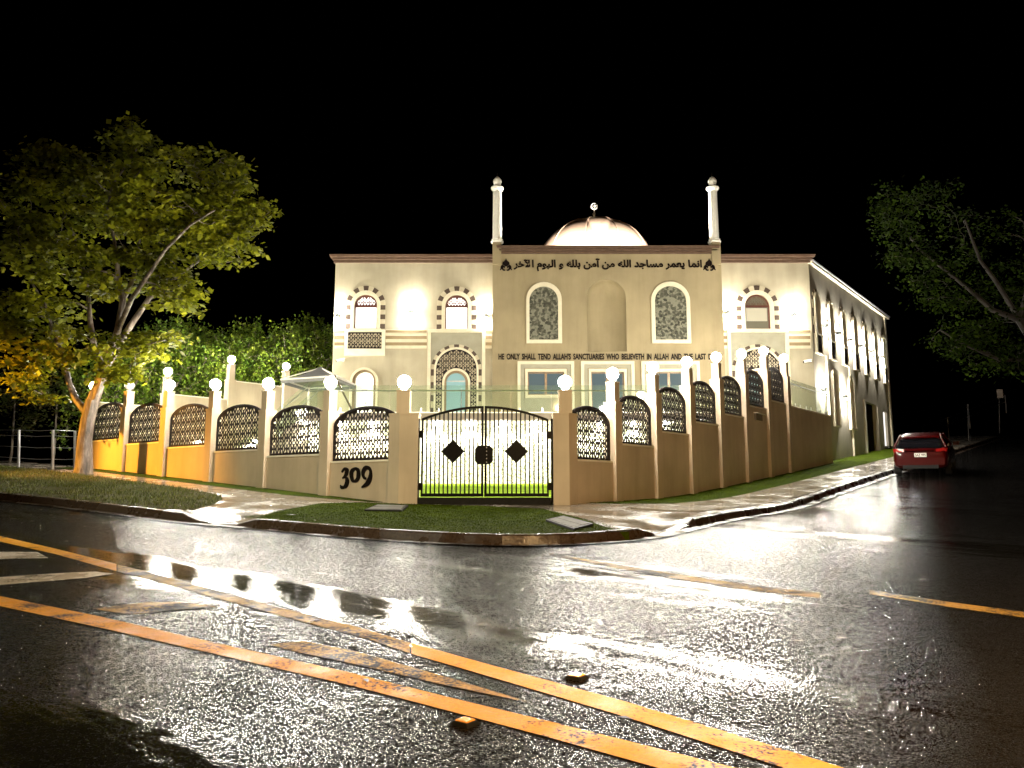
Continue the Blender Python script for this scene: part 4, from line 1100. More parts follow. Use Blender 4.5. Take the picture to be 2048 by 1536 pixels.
# cornices
def cornice(fr, u0, u1, zb_, zt_, name='cornice', left=True, right=True):
    h = zt_ - zb_; steps = [(0, .30, .07), (.30, .38, .04), (.38, .62, .13), (.62, .70, .10), (.70, .93, .21), (.93, 1.0, .24)]
    mb = MB()
    for a, b_, d in steps:
        e0 = d if left else 0; e1 = d if right else 0
        fbox(mb, fr, u0 - e0, u1 + e1, zb_ + h * a, zb_ + h * b_, -.3 + d * .001, d)
    return mb.build(name, 'cornice_brown', MQ)
cornice(FW, XL, mx0 - .002, ZC, ZCT, right=False); cornice(FW, mx1 + .002, XR, ZC, ZCT, left=False, right=True)
cornice(FM, FM.px(1004, 500)[0], FM.px(1427, 500)[0], zmt, FM.px(1200, 494)[1])
# minarets
def minaret(x, side):
    p = FM.px(x, 500); cx, cyy = p[0], YM + .12
    zb0 = FM.px(x, 530)[1]; z1 = FM.px(x, 486)[1]; z2 = FM.px(x, 380)[1]; ztop = FM.px(x, 352)[1]
    r0 = .20
    m_ = MB().lathe([(r0 * 1.0, z1), (r0, z1 + .1), (r0 * .93, z2 - .02), (r0 * .93, z2)], 20, (cx, cyy, 0)).build('minaret', 'post_white', MQ)
    MB().box((cx, cyy, (zb0 + z1) / 2), (.38, .5, z1 - zb0)).build('plinth', 'tan_render', m_)
    MB().lathe([(r0, z1 - .02), (r0 * 1.35, z1 + .04), (r0 * 1.42, z1 + .09), (r0 * 1.15, z1 + .13), (r0 * 1.25, z1 + .18), (r0 * 1.02, z1 + .22)], 20, (cx, cyy, 0)).build('collar', 'post_white', m_)
    MB().lathe([(r0 * .93, z2 - .03), (r0 * 1.2, z2 + .03), (r0 * 1.38, z2 + .09), (r0 * 1.38, z2 + .15), (r0 * 1.1, z2 + .20), (r0 * .7, z2 + .22)], 20, (cx, cyy, 0)).build('collar', 'post_white', m_)
    MB().lathe([(.10, z2 + .2), (.15, z2 + .28), (.19, z2 + .40), (.18, z2 + .50), (.11, z2 + .60), (.03, z2 + .67)], 18, (cx, cyy, 0)).build('bulb', 'post_white', m_)
    MB().lathe([(.025, z2 + .65), (.02, z2 + .80), (.004, z2 + .86)], 8, (cx, cyy, 0)).build('spike', 'pit_frame', m_)
minaret(994, -1); minaret(1431, 1)
# dome
DY = 40.5; DC = at(1190, 536, DY); DR = 103 / FPX * DY * .985
DB = [(DR * 1.15 * math.sin(t), DR * math.cos(t)) for t in np.linspace(.02, math.pi / 2, 15)]
def dome():
    NR = 10; root = MB().lathe([(DR * 1.17, -2.6), (DR * 1.17, -.05), (DR * 1.15, 0)], 40, DC).build('dome', 'cream_render' if False else 'post_white', MQ)
    ph0 = R(90 - 18 + 2)
    for k in range(NR):
        a0 = ph0 + 2 * math.pi * k / NR; V = []; Fc = []; n = 6
        for r_, z_ in DB:
            for i in range(n + 1):
                a = a0 + 2 * math.pi / NR * i / n; bul = 1 + .012 * math.sin(math.pi * i / n); V.append((DC[0] + r_ * bul * math.cos(a), DC[1] + r_ * bul * math.sin(a), DC[2] + z_))
        for j in range(len(DB) - 1):
            for i in range(n): Fc.append((j * (n + 1) + i, (j + 1) * (n + 1) + i, (j + 1) * (n + 1) + i + 1, j * (n + 1) + i + 1))
        mb = MB().add(V, Fc); mb.smooth = True; mb.build('dome_panel', 'dome_copper', root)
        mb = MB().tube([(DC[0] + (r_ + .01) * math.cos(a0), DC[1] + (r_ + .01) * math.sin(a0), DC[2] + z_) for r_, z_ in DB], .042, 6); mb.build('dome_rib', 'dome_copper', root)
    zt = DC[2] + DR
    MB().lathe([(.22, -.02), (.16, .05), (.07, .10), (.05, .28), (.11, .34), (.11, .40), (.04, .46), (.03, .62)], 14, (DC[0], DC[1], zt)).build('finial', 'post_white', root)
    c = (DC[0], zt + .80); fr = Frame((0, DC[1]), (1, 0)); mb = MB(); n = 26
    R1, R2, off = .185, .150, .055
    o_ = [(c[0] + R1 * math.cos(t), c[1] + R1 * math.sin(t)) for t in np.linspace(R(68), R(68 + 314), n)]
    i_ = [(c[0] + .035 + R2 * math.cos(t), c[1] + .02 + R2 * math.sin(t)) for t in np.linspace(R(68 + 312), R(70), n)]
    plate(mb, fr, o_ + i_, (), -.02, .02, True); mb.build('crescent', 'post_white', root)
    mb = MB(); st = []
    for k in range(10):
        rr = .105 if k % 2 == 0 else .042; t = R(90 + 36 * k + 12); st.append((c[0] + .045 + rr * math.cos(t), c[1] + .02 + rr * math.sin(t)))
    plate(mb, fr, st, (), -.02, .02, True); mb.build('star', 'post_white', root)
dome()
# lettering
ARF = {'ا': (0xFE8D, 0xFE8E), 'ن': (0xFEE5, 0xFEE6, 0xFEE7, 0xFEE8), 'م': (0xFEE1, 0xFEE2, 0xFEE3, 0xFEE4), 'ي': (0xFEF1, 0xFEF2, 0xFEF3, 0xFEF4), 'ع': (0xFEC9, 0xFECA, 0xFECB, 0xFECC),
       'ر': (0xFEAD, 0xFEAE), 'س': (0xFEB1, 0xFEB2, 0xFEB3, 0xFEB4), 'ج': (0xFE9D, 0xFE9E, 0xFE9F, 0xFEA0), 'د': (0xFEA9, 0xFEAA), 'ل': (0xFEDD, 0xFEDE, 0xFEDF, 0xFEE0), 'ه': (0xFEE9, 0xFEEA, 0xFEEB, 0xFEEC),
       'ب': (0xFE8F, 0xFE90, 0xFE91, 0xFE92), 'و': (0xFEED, 0xFEEE), 'آ': (0xFE81, 0xFE82), 'خ': (0xFEA5, 0xFEA6, 0xFEA7, 0xFEA8), 'X': (0xFEF5, 0xFEF6)}
def arabic(t):
    o = []
    for w in t.split(' '):
        for i, ch in enumerate(w):
            f = ARF[ch]; p = i > 0 and len(ARF[w[i - 1]]) == 4; n = i < len(w) - 1 and len(f) == 4
            o.append(chr(f[3] if p and n else f[1] if p else f[2] if n else f[0]))
        o.append(' ')
    return ''.join(o[:-1])[::-1]
def text_on(fr, s_, u0, u1, v0, v1, d0, d1, mat, name, parent, bold=.0, res=3, wsp=1.0):
    cu_ = bpy.data.curves.new('txt', 'FONT'); cu_.body = s_; cu_.offset = bold; cu_.resolution_u = res; cu_.size = 1; cu_.space_word = wsp
    wi = 0
    for i, ch in enumerate(s_):
        if ch == ' ': wi += 1
        cu_.body_format[i].material_index = wi * 2 + i % 2      # neighbouring letters fill apart, words stay known
    for _ in range(wi * 2 + 2): cu_.materials.append(MAT[mat])
    t = bpy.data.objects.new('txt', cu_); COL.objects.link(t); bpy.context.view_layer.update()
    me = t.to_mesh(); vs_ = [tuple(v.co) for v in me.vertices]; fs = [tuple(p.vertices) for p in me.polygons]; wid = [p.material_index // 2 for p in me.polygons]; t.to_mesh_clear()
    bpy.data.objects.remove(t)
    xa, xb = min(v[0] for v in vs_), max(v[0] for v in vs_); ya, yb = min(v[1] for v in vs_), max(v[1] for v in vs_)
    M = lambda v: (u0 + (v[0] - xa) / (xb - xa) * (u1 - u0), v0 + (v[1] - ya) / (yb - ya) * (v1 - v0))
    P = [M(v) for v in vs_]; n = len(P); last = None
    for w_ in range(wi + 1):
      ec = {}; F2 = []; mb = MB()
      for f in [q for q, k in zip(fs, wid) if k == w_]:
        a, b_, c = (P[i] for i in f[:3]); s2 = (b_[0] - a[0]) * (c[1] - a[1]) - (b_[1] - a[1]) * (c[0] - a[0]); F2.append(f if s2 > 0 else tuple(reversed(f)))
      for f in F2:
        for i in range(len(f)): ec[f[i], f[(i + 1) % len(f)]] = 1
      if not F2: continue
      used = sorted({i for f in F2 for i in f}); rm = {q: k for k, q in enumerate(used)}; m_ = len(used)
      sides = [(rm[a], rm[b_], rm[b_] + m_, rm[a] + m_)[::-1] for (a, b_) in ec if (b_, a) not in ec]
      mb.add([fr.p(*P[q], d1) for q in used] + [fr.p(*P[q], d0) for q in used], [tuple(rm[i] for i in f) for f in F2] + sides)
      last = mb.build(name, mat, parent)
    return last
a = wpx(FM, 1027, 517.5, 1403, 543)
text_on(FM, arabic('انما يعمر مساجد الله من آمن بلله و اليوم اXخر').replace('\ufef5\ufe8d', '\ufef5\ufe8d'), a[0], a[1], a[2], a[3], .02, .05, 'letter_brown', 'word', MQ, .035)
a = wpx(FM, 997, 707, 1436, 719.5)
text_on(FM, "HE ONLY SHALL TEND ALLAH'S SANCTUARIES WHO BELIEVETH IN ALLAH AND THE LAST DAY", a[0], a[1], a[2], a[3], .015, .04, 'letter_brown', 'word', MQ, .030, 3, 1.7)
def ornament(x0, x1):
    a = wpx(FM, x0, 517, x1, 541); w = a[1] - a[0]; h = a[3] - a[2]; P = lambda u, v: (a[0] + u * w, a[2] + v * h)
    mb = MB(); plate(mb, FM, [P(.5, 1), P(.58, .82), P(.78, .66), P(.80, .5), P(.66, .42), P(.60, .30), P(.5, .36), P(.40, .30), P(.34, .42), P(.20, .5), P(.22, .66), P(.42, .82)], (), .02, .05)
    for s_ in (-1, 1):
        q = lambda u, v: P(.5 + s_ * u, v)
        stroke(mb, FM, [q(.06, .02), q(.20, .02), (q(.30, .16)), q(.24, .32), q(.14, .28), q(.15, .16)], [.05, .07, .07, .07, .05, .04], .02, .05)
        stroke(mb, FM, [q(.22, .42), q(.36, .30), q(.42, .10), q(.50, .02)], [.08, .09, .06, .03], .02, .05)
    mb.build('ornament', 'letter_brown', MQ)
ornament(1000, 1024); ornament(1406, 1430)

# ------------------------------------------------------------------ side street elevation
us = [FS.px(x, 680)[0] for x in (1635, 1765)]; NS = 7; sp = (us[1] - us[0]) / (NS - 1); ww = min(.62, sp * .56)
zt1 = FS.px(1636, 593)[1]; zm1 = FS.px(1639, 672)[1]; zb1 = FS.px(1640, 708)[1]; zroof = FS.px(1621, 530)[1]
zlt = FS.px(1668, 744)[1]; zlb = FS.px(1681, 852)[1]
ul = [FS.px(1669, 790)[0], FS.px(1701, 800)[0]]
ucp = [FS.px(1729, 830)[0], FS.px(1754, 830)[0]]; zcp = FS.px(1740, 806)[1]
udr = [FS.px(1767.5, 850)[0], FS.px(1775, 850)[0]]; zdr = FS.px(1770, 824)[1]; zdb = FS.px(1770, 892)[1]
SIDE_L2 = SIDE_L + .25
hs = [arch(us[0] + sp * k - ww / 2, us[0] + sp * k + ww / 2, zm1 + .02, zt1, 12) for k in range(NS)]
lw = .72
hl = [arch(u - lw / 2, u + lw / 2, zlb, zlt, 12) for u in ul]
zg = Gab(*ab(*FS.p(0, 0)[:2])) - 1.2
mb = MB(); plate(mb, FS, rect(0, SIDE_L2, zg, zroof), hs + hl + [rect(ucp[0], ucp[1], zg + .3, zcp), rect(udr[0], udr[1], zdb, zdr)], -.22, 0); mb.build('street_wall', 'side_render', MQ)
mb = MB(); fbox(mb, FS, -.02, SIDE_L2 + .1, zroof, zroof + .10, -.4, .16); mb.build('eave', 'trim_cream', MQ)
mb = MB(); fbox(mb, FS, -.01, SIDE_L2 + .09, zroof + .1, zroof + .16, -.4, .22); mb.build('gutter', 'galvanised', MQ)
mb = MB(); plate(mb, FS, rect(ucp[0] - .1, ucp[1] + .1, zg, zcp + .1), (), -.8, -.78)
fbox(mb, FS, ucp[0] - .12, ucp[0] - .02, zg, zcp + .1, -.8, -.225); fbox(mb, FS, ucp[1] + .02, ucp[1] + .12, zg, zcp + .1, -.8, -.225); mb.build('carport_shade', 'shade_black', MQ)  # black lining added to paint the carport opening as deep shade
for k in range(NS):
    u = us[0] + sp * k; o_ = arch(u - ww / 2 - .11, u + ww / 2 + .11, zb1, zt1 + .11, 12); i_ = arch(u - ww / 2, u + ww / 2, zb1, zt1, 12)
    mb = MB(); plate(mb, FS, arch_ring(o_, i_), (), 0, .12); w = mb.build('window', 'trim_cream', MQ)
    vo = arch(u - ww / 2 - .24, u + ww / 2 + .24, zm1, zt1 + .24, 12)
    voussoirs(w, FS, (u - ww / 2 - .11, u + ww / 2 + .11, zt1 + .11), (u - ww / 2 - .24, u + ww / 2 + .24, 0), zm1, 9, 4, .03)
    pane_plate('pane', 'side_pane', FS, hs[k], -.15, w)
    mb = MB(); fbox(mb, FS, u - ww / 2, u + ww / 2, zb1 + .04, zm1, -.02, .05); mb.build('panel_back', 'block_cream', w)
    perforated(FS, rect(u - ww / 2 + .01, u + ww / 2 - .01, zb1 + .06, zm1 - .03), None, .22, .06, .09, 'lattice_panel', w)
    mb = MB(); fbox(mb, FS, u - ww / 2 - .13, u + ww / 2 + .13, zm1 - .03, zm1 + .03, 0, .15); mb.build('window_sill', 'trim_cream', w)
    mb = MB(); fbox(mb, FS, u - ww / 2 - .16, u + ww / 2 + .16, zb1 - .05, zb1 + .001, 0, .14); mb.build('panel_ledge', 'trim_cream', w)
for k, u in enumerate(ul):
    o_ = arch(u - lw / 2 - .12, u + lw / 2 + .12, zlb - .08, zlt + .12, 12); mb = MB(); plate(mb, FS, o_, [[(p[0], max(p[1], zlb)) for p in hl[k]]], 0, .12); w = mb.build('window', 'trim_cream', MQ)
    pane_plate('pane', 'side_pane', FS, hl[k], -.18, w)
mb = MB(); plate(mb, FS, rect(ucp[0] - .16, ucp[0], zg, zcp + .06), (), 0, .1); mb.build('carport_post', 'post_white', MQ)
mb = MB(); plate(mb, FS, rect(ucp[1], ucp[1] + .22, zg, zcp - .1), (), 0, .06); mb.build('carport_post', 'side_render', MQ)
pane_plate('side_door', 'window_lit', FS, rect(udr[0], udr[1], zdb, zdr), -.12, MQ)
mb = MB(); fbox(mb, FS, udr[0] - .12, udr[1] + .12, zdb - .1, zdb, -.2, .25); mb.build('door_step', 'concrete_lid', MQ)
for x, yb in ((1654, 905), (1699, 880), (1776, 880)):
    u = FS.px(x, 800)[0]; MB().tube([FS.p(u, zg + .3, .07), FS.p(u, zb1 if x != 1776 else zroof, .07)], .05, 8).build('downpipe', 'trim_cream', MQ)
# wall sconces: up-and-down lights
def sconce(fr, u, v, label, group, power=1.0):
    p = fr.p(u, v, 0); r = thing('wall_sconce', label, 'wall light', p, group)
    mb = MB(); fbox(mb, fr, u - .06, u + .06, v - .08, v + .08, 0.0, .03); mb.build('back_plate', 'galvanised', r)
    c = fr.p(u, v, .13); MB().lathe([(.055, -.12), (.06, -.10), (.06, .10), (.055, .12)], 14, c).build('barrel', 'galvanised', r)
    for s_ in (-1, 1):
        MB().lathe([(.05, s_ * .122), (.04, s_ * .135), (.01, s_ * .142)], 12, c).build('lens', 'sconce_lit', r)
sg = 'up and down lights on the mosque front'
for x, y, lab in ((822, 624, 'up and down light between the two left arched windows'), (676, 632, 'up and down light at the left corner of the mosque'), (972, 632, 'up and down light right of the second arched window'), (1455, 625, 'up and down light left of the dim arched window'), (1587, 630, 'up and down light right of the dim arched window')):
    q = FW.px(x, y); sconce(FW, q[0], q[1], lab, sg)
zs = FS.px(1652, 655)[1]
for k in range(NS):
    u = us[0] + sp * (k + .5)
    if k < NS - 1: sconce(FS, u, zs, '%s up and down light along the upper street side wall' % ORD[k], 'up and down lights on the street side wall')
for u, lab in ((FS.px(1644, 785)[0], 'low wall light beside the glass rail on the street side'), ((ul[0] + ul[1]) / 2, 'low wall light between the two lower street side arches')):
    sconce(FS, u, FS.px(1660, 785)[1], lab, 'low lights on the street side wall')
def security_camera(fr, x, y, label, flip=1):
    u, v = fr.px(x, y); r = thing('security_camera', label, 'camera', fr.p(u, v, 0), 'security cameras on the mosque front')
    mb = MB(); fbox(mb, fr, u - .05, u + .05, v - .05, v + .05, 0, .03); mb.build('mount', 'post_white', r)
    MB().tube([fr.p(u, v, .03), fr.p(u, v - .02, .14), fr.p(u - .05 * flip, v - .03, .2)], .02, 6).build('arm', 'post_white', r)
    MB().tube([fr.p(u + .12 * flip, v + .02, .2), fr.p(u - .22 * flip, v - .06, .24)], [.055, .06], 8).build('body', 'post_white', r)
    MB().tube([fr.p(u - .221 * flip, v - .06, .24), fr.p(u - .25 * flip, v - .066, .243)], .045, 8).build('eye', 'pit_frame', r)
security_camera(FW, 686, 721, 'small security camera high at the left of the mosque front')
security_camera(FW, 1614, 723, 'small security camera at the right corner of the mosque front')
# floodlights on the roof that light the dome and the minarets
def flood(loc, target, power, label, size=70, col=(1, .93, .8)):
    r = thing('floodlight', label, 'floodlight', loc, 'roof floodlights')
    d = (Vector(target) - Vector(loc)).normalized(); q = d.to_track_quat('-Z', 'Y')
    b = MB().box((loc[0], loc[1], loc[2]), (.26, .08, .18)).build('housing', 'galvanised', r)
    MB().box((loc[0], loc[1], loc[2] - .14), (.05, .05, .28)).build('bracket', 'galvanised', r)
    ld = bpy.data.lights.new('flood_light', 'SPOT'); ld.energy = power; ld.color = col; ld.spot_size = R(size); ld.spot_blend = .5; ld.shadow_soft_size = .08
    lo = bpy.data.objects.new('flood_light', ld); COL.objects.link(lo); lo.parent = r; lo.location = d * .16; lo.rotation_euler = q.to_euler()
rz = zmt + .35
flood((DC[0] - 2.6, 35.3, rz + .1), (DC[0], DC[1], DC[2] + DR * .85), 8000, 'roof floodlight in front of the dome, left', 105)
flood((DC[0] + 2.6, 35.3, rz + .1), (DC[0], DC[1], DC[2] + DR * .85), 8000, 'roof floodlight in front of the dome, right', 105)
flood((DC[0], 33.1, rz + .06), (DC[0], DC[1], DC[2] + DR + .8), 16000, 'narrow roof floodlight aimed at the crescent', 13)
for x, s_ in ((994, 1), (1431, -1)):
    mp = FM.px(x, 430); flood((mp[0] + s_ * 1.3, YM + .9, rz), (mp[0], YM + .12, mp[1] + 1.5), 6000, 'roof floodlight beside the %s minaret' % ('left' if s_ > 0 else 'right'), 100)

# ------------------------------------------------------------------ side boundary wall, canopy, stairs
FV = Frame(xy(0, 18.15), U1)       # its outward normal faces the courtyard and the street
SBW = thing('boundary_wall', 'stepped side boundary wall with tall lamp pillars behind the left fence', 'wall', (*xy(0, 18.15), Gab(0, 18.15)))
for (t0, t1, h) in ((.2, 2.45, 2.9), (2.75, 5.05, 3.42), (5.35, 7.65, 4.2), (7.95, 12.5, 4.3)):
    mb = MB(); fbox(mb, FV, t0, t1, LZ0 - .2, h + EZ, -.12, .06); mb.build('wall_panel', 'fence_render', SBW)
    mb = MB(); fbox(mb, FV, t0, t1, h + EZ, h + EZ + .04, -.14, .08); mb.build('wall_ledge', 'sill_white', SBW)
for t, sh, lab in ((2.6, 3.45, 'lit globe lamp on the shorter tall pillar behind the left fence'), (5.2, 4.25, 'highest lit globe lamp, on the tall pillar behind the left fence'), (7.8, 4.30, 'lit globe lamp above the grey canopy')):
    pillar(SBW, FV, t, LZ0 - .2, sh + EZ, sh + .62 + EZ); put_lamp(FV.p(t, sh + .635 + EZ, 0), lab)
for k, (t, zz) in enumerate(((1.3, 1.55), (3.9, 1.75), (6.4, 1.9), (9.0, 2.0))):
    p = FV.p(t, zz + EZ, .06); r = thing('wall_light', '%s wall light from the left on the inner face of the side boundary wall' % ORD[k], 'wall light', p, 'wall lights on the side boundary wall')
    mb = MB(); fbox(mb, FV, t - .05, t + .05, zz + EZ, zz + EZ + .05, .06, .16); mb.build('housing', 'galvanised', r)
    c = FV.p(t, zz + EZ, .13); MB().lathe([(.055, 0), (.06, -.03), (.05, -.07), (.02, -.085)], 12, c).build('lens', 'washer_lit', r)
    ld = bpy.data.lights.new('wash_light', 'SPOT'); ld.energy = 2600; ld.color = (1, .95, .85); ld.spot_size = R(150); ld.spot_blend = .6; ld.shadow_soft_size = .04
    lo = bpy.data.objects.new('wash_light', ld); COL.objects.link(lo); lo.parent = r; q_ = FV.p(t, zz + EZ - .1, .28); lo.location = Vector(q_) - Vector(p)
    lo.rotation_euler = Vector((-FV.n[0] * .35, -FV.n[1] * .35, -1)).to_track_quat('-Z', 'Y').to_euler()
def canopy():
    fl = at(562, 758, 28.2); fr_ = at(668, 751, 28.2); bl = fl + np.array([.25, 3.0, .05]); br = fr_ + np.array([.2, 3.0, .05]); ap = (fl + fr_ + bl + br) / 4 + np.array([0, 0, .62])
    r = thing('shade_canopy', 'grey hipped shade canopy on posts left of the mosque', 'canopy', (fl[0], fl[1], LZ1))
    mb = MB(); c = [fl, fr_, br, bl]
    for i in range(4):
        a, b_ = c[i], c[(i + 1) % 4]; n = 5; rows = []
        for j in range(n + 1):
            t = j / n; sag = -.10 * math.sin(math.pi * t) ; p0 = a + (ap - a) * t; p1 = b_ + (ap - b_) * t
            rows.append([p0 + (p1 - p0) * k / 4 + np.array([0, 0, sag]) for k in range(5)])
        V = [p for row in rows for p in row]; mb.add(V, [(j * 5 + k, j * 5 + k + 1, (j + 1) * 5 + k + 1, (j + 1) * 5 + k) for j in range(n) for k in range(4)])
    mb.smooth = True; mb.build('canvas', 'canvas_grey', r)
    for a, b_ in ((fl, fr_), (fr_, br), (br, bl), (bl, fl)):
        d = b_ - a; mb = MB(); mb.add([a, b_, b_ - (0, 0, .17), a - (0, 0, .17)], [(0, 1, 2, 3)]); mb.build('valance', 'canvas_grey', r)
        MB().tube([a - (0, 0, .02), b_ - (0, 0, .02)], .035, 6).build('edge_beam', 'post_white', r)
    for p in (fl + np.array([.08, .06, 0]), bl):
        MB().tube([(p[0], p[1], LZ1 - .2), (p[0], p[1], p[2])], .045, 8).build('post', 'post_white', r)
    e = at(706, 824, 27.2); MB().tube([fr_ + np.array([.02, .03, 0]), (e[0], e[1], e[2])], .04, 8).build('brace', 'alu_bronze', r)
    MB().tube([br, (e[0] - .1, e[1] + .8, SLT)], .03, 6).build('brace', 'alu_bronze', r)
    for k in (fl, fr_, bl, br): MB().tube([k, ap - (0, 0, .06)], .025, 6).build('rafter', 'post_white', r)
canopy()
def stairs():
    x1, x0 = PX0 - .06, PX0 - 2.7; n = 9; r = thing('staircase', 'outdoor stairs with glass rail climbing to the patio', 'stairs', (x0, 26.6, LZ1))
    for k in range(n):
        a = x0 + (x1 - x0) * k / n; b_ = x0 + (x1 - x0) * (k + 1) / n; zt = LZ1 + (SLT - LZ1) * (k + 1) / n
        MB().box(((a + b_) / 2, 26.75, (LZ1 - .1 + zt) / 2), (b_ - a, 1.3, zt - LZ1 + .1)).build('step', 'wet_slab', r)
    for y in (26.08, 27.42):
        m = 3
        for k in range(m):
            a, b_ = x0 + (x1 - x0) * k / m + .02, x0 + (x1 - x0) * (k + 1) / m - .02; f = lambda X: LZ1 + (SLT - LZ1) * (X - x0) / (x1 - x0) + .12
            V = [(a, y - .006, f(a)), (b_, y - .006, f(b_)), (b_, y - .006, f(b_) + .95), (a, y - .006, f(a) + .95), (a, y + .006, f(a)), (b_, y + .006, f(b_)), (b_, y + .006, f(b_) + .95), (a, y + .006, f(a) + .95)]
            MB().add(V, [(0, 1, 2, 3), (7, 6, 5, 4), (0, 4, 5, 1), (1, 5, 6, 2), (2, 6, 7, 3), (3, 7, 4, 0)]).build('glass_panel', 'balustrade_glass', r)
            MB().box((b_ - .03, y, f(b_) - .1), (.04, .05, .3)).build('clamp', 'steel', r)
        MB().tube([(x0, y - .05, LZ1 + .88), (x1, y - .05, SLT + .88)], .02, 8).build('handrail', 'steel', r)
        MB().tube([(x0, y, LZ1 + .1), (x1, y, SLT + .1)], .02, 6).build('base_rail', 'steel', r)
stairs()

# ------------------------------------------------------------------ trees
def leaf_cloud(centres, per, spread, size, flat=.45, droop=.0, tip=None):
    """leaf-sized folded quads scattered round spray centres (vectorised)"""
    C = np.repeat(np.asarray(centres), per, 0); n = len(C)
    P = C + rng.normal(0, 1, (n, 3)) * np.array([spread, spread, spread * flat])
    L = size * rng.uniform(.4, 1.4, n)[:, None]; W = L * rng.uniform(.35, .55, (n, 1))
    th = rng.uniform(0, 2 * np.pi, n); el = rng.normal(-.25 - droop, .45, n)
    d = np.stack([np.cos(th) * np.cos(el), np.sin(th) * np.cos(el), np.sin(el)], 1)
    w = np.stack([-np.sin(th), np.cos(th), rng.normal(0, .45, n)], 1); w /= np.linalg.norm(w, axis=1)[:, None]
    V = np.stack([P, P + d * L * .5 + w * W, P + d * L, P + d * L * .5 - w * W], 1).reshape(-1, 3)
    F = np.arange(n * 4)
    return V, F
def branch(p0, p1, r0, r1, wob=.12, n=6, sag=0.0):
    p0, p1 = np.array(p0, float), np.array(p1, float); L = np.linalg.norm(p1 - p0); pts = []
    w1, w2 = rng.normal(0, wob * L * .25, 3), rng.normal(0, wob * L * .25, 3)
    for k in range(n + 1):
        t = k / n; pts.append(p0 + (p1 - p0) * t + w1 * math.sin(math.pi * t) + w2 * math.sin(2 * math.pi * t) + np.array([0, 0, sag * L * math.sin(math.pi * t)]))
    return pts, list(np.linspace(r0, r1, n + 1))
def _thin(l): return [(p, [x * .86 for x in r_]) for p, r_ in l]
def make_tree(name, label, base, limbs, crown_pts, trunk_r, per, spread, size, lmat, group=None, flat=.45, droop=0, twig_r=.02, cat='tree', bough=.5, bmat='bark'):
    limbs = _thin(limbs); r = thing(name, label, cat, tuple(base), group)
    mb = MB(); nodes = []
    for pts, rr in limbs:
        mb.tube(pts, rr, 9); P = [np.array(p) for p in pts]
        for i in range(1, len(P)):
            for t in np.linspace(0, 1, 4): nodes.append((P[i - 1] + (P[i] - P[i - 1]) * t, rr[i]))
    NP = np.array([q[0] for q in nodes[len(limbs[0][0]) * 3:]]) if len(limbs) > 1 else np.array([q[0] for q in nodes])
    NRR = [q[1] for q in nodes][-len(NP):]
    tr = mb.build('trunk', bmat, r)
    bm_ = MB(); order = sorted(range(len(crown_pts)), key=lambda i: np.min(np.linalg.norm(NP - crown_pts[i], axis=1)))
    NPl = list(NP); NRl = list(NRR)
    for q, i in enumerate(order):
        if q % 2 and bough < 1: continue
        c = crown_pts[i]; D = np.linalg.norm(np.array(NPl) - c, axis=1) + np.maximum(0, np.array(NPl)[:, 2] - c[2]) * .6
        j = int(np.argmin(D)); 
        if D[j] < .15: continue
        r0 = max(twig_r * .6, min(NRl[j] * .6, twig_r * (1 + D[j] * .8)))
        pts, rr = branch(NPl[j], c, r0, twig_r * .35, .25, 5, .06); bm_.tube(pts, rr, 5)
        for k in (2, 3, 4, 5): NPl.append(pts[k]); NRl.append(rr[k])
    if bm_.v: tag(bm_.build('branches', bmat, r), kind='stuff')
    V, F = leaf_cloud(crown_pts, per, spread, size, flat, droop)
    o = link('crown', raw_mesh('crown', V - np.array(base), F, 4, lmat), r); BASE[o.name] = np.array(base, float)
    return r
def px3(x, y, Y): return at(x, y, Y)
TB_ = on_ground(166, 948); TY = TB_[1]
def blob(c, rad, n, shell=.55):
    out = []
    while len(out) < n:
        p = rng.normal(0, 1, 3); p /= np.linalg.norm(p); out.append(np.array(c) + p * np.array(rad) * rng.uniform(shell, 1.0))
    return out
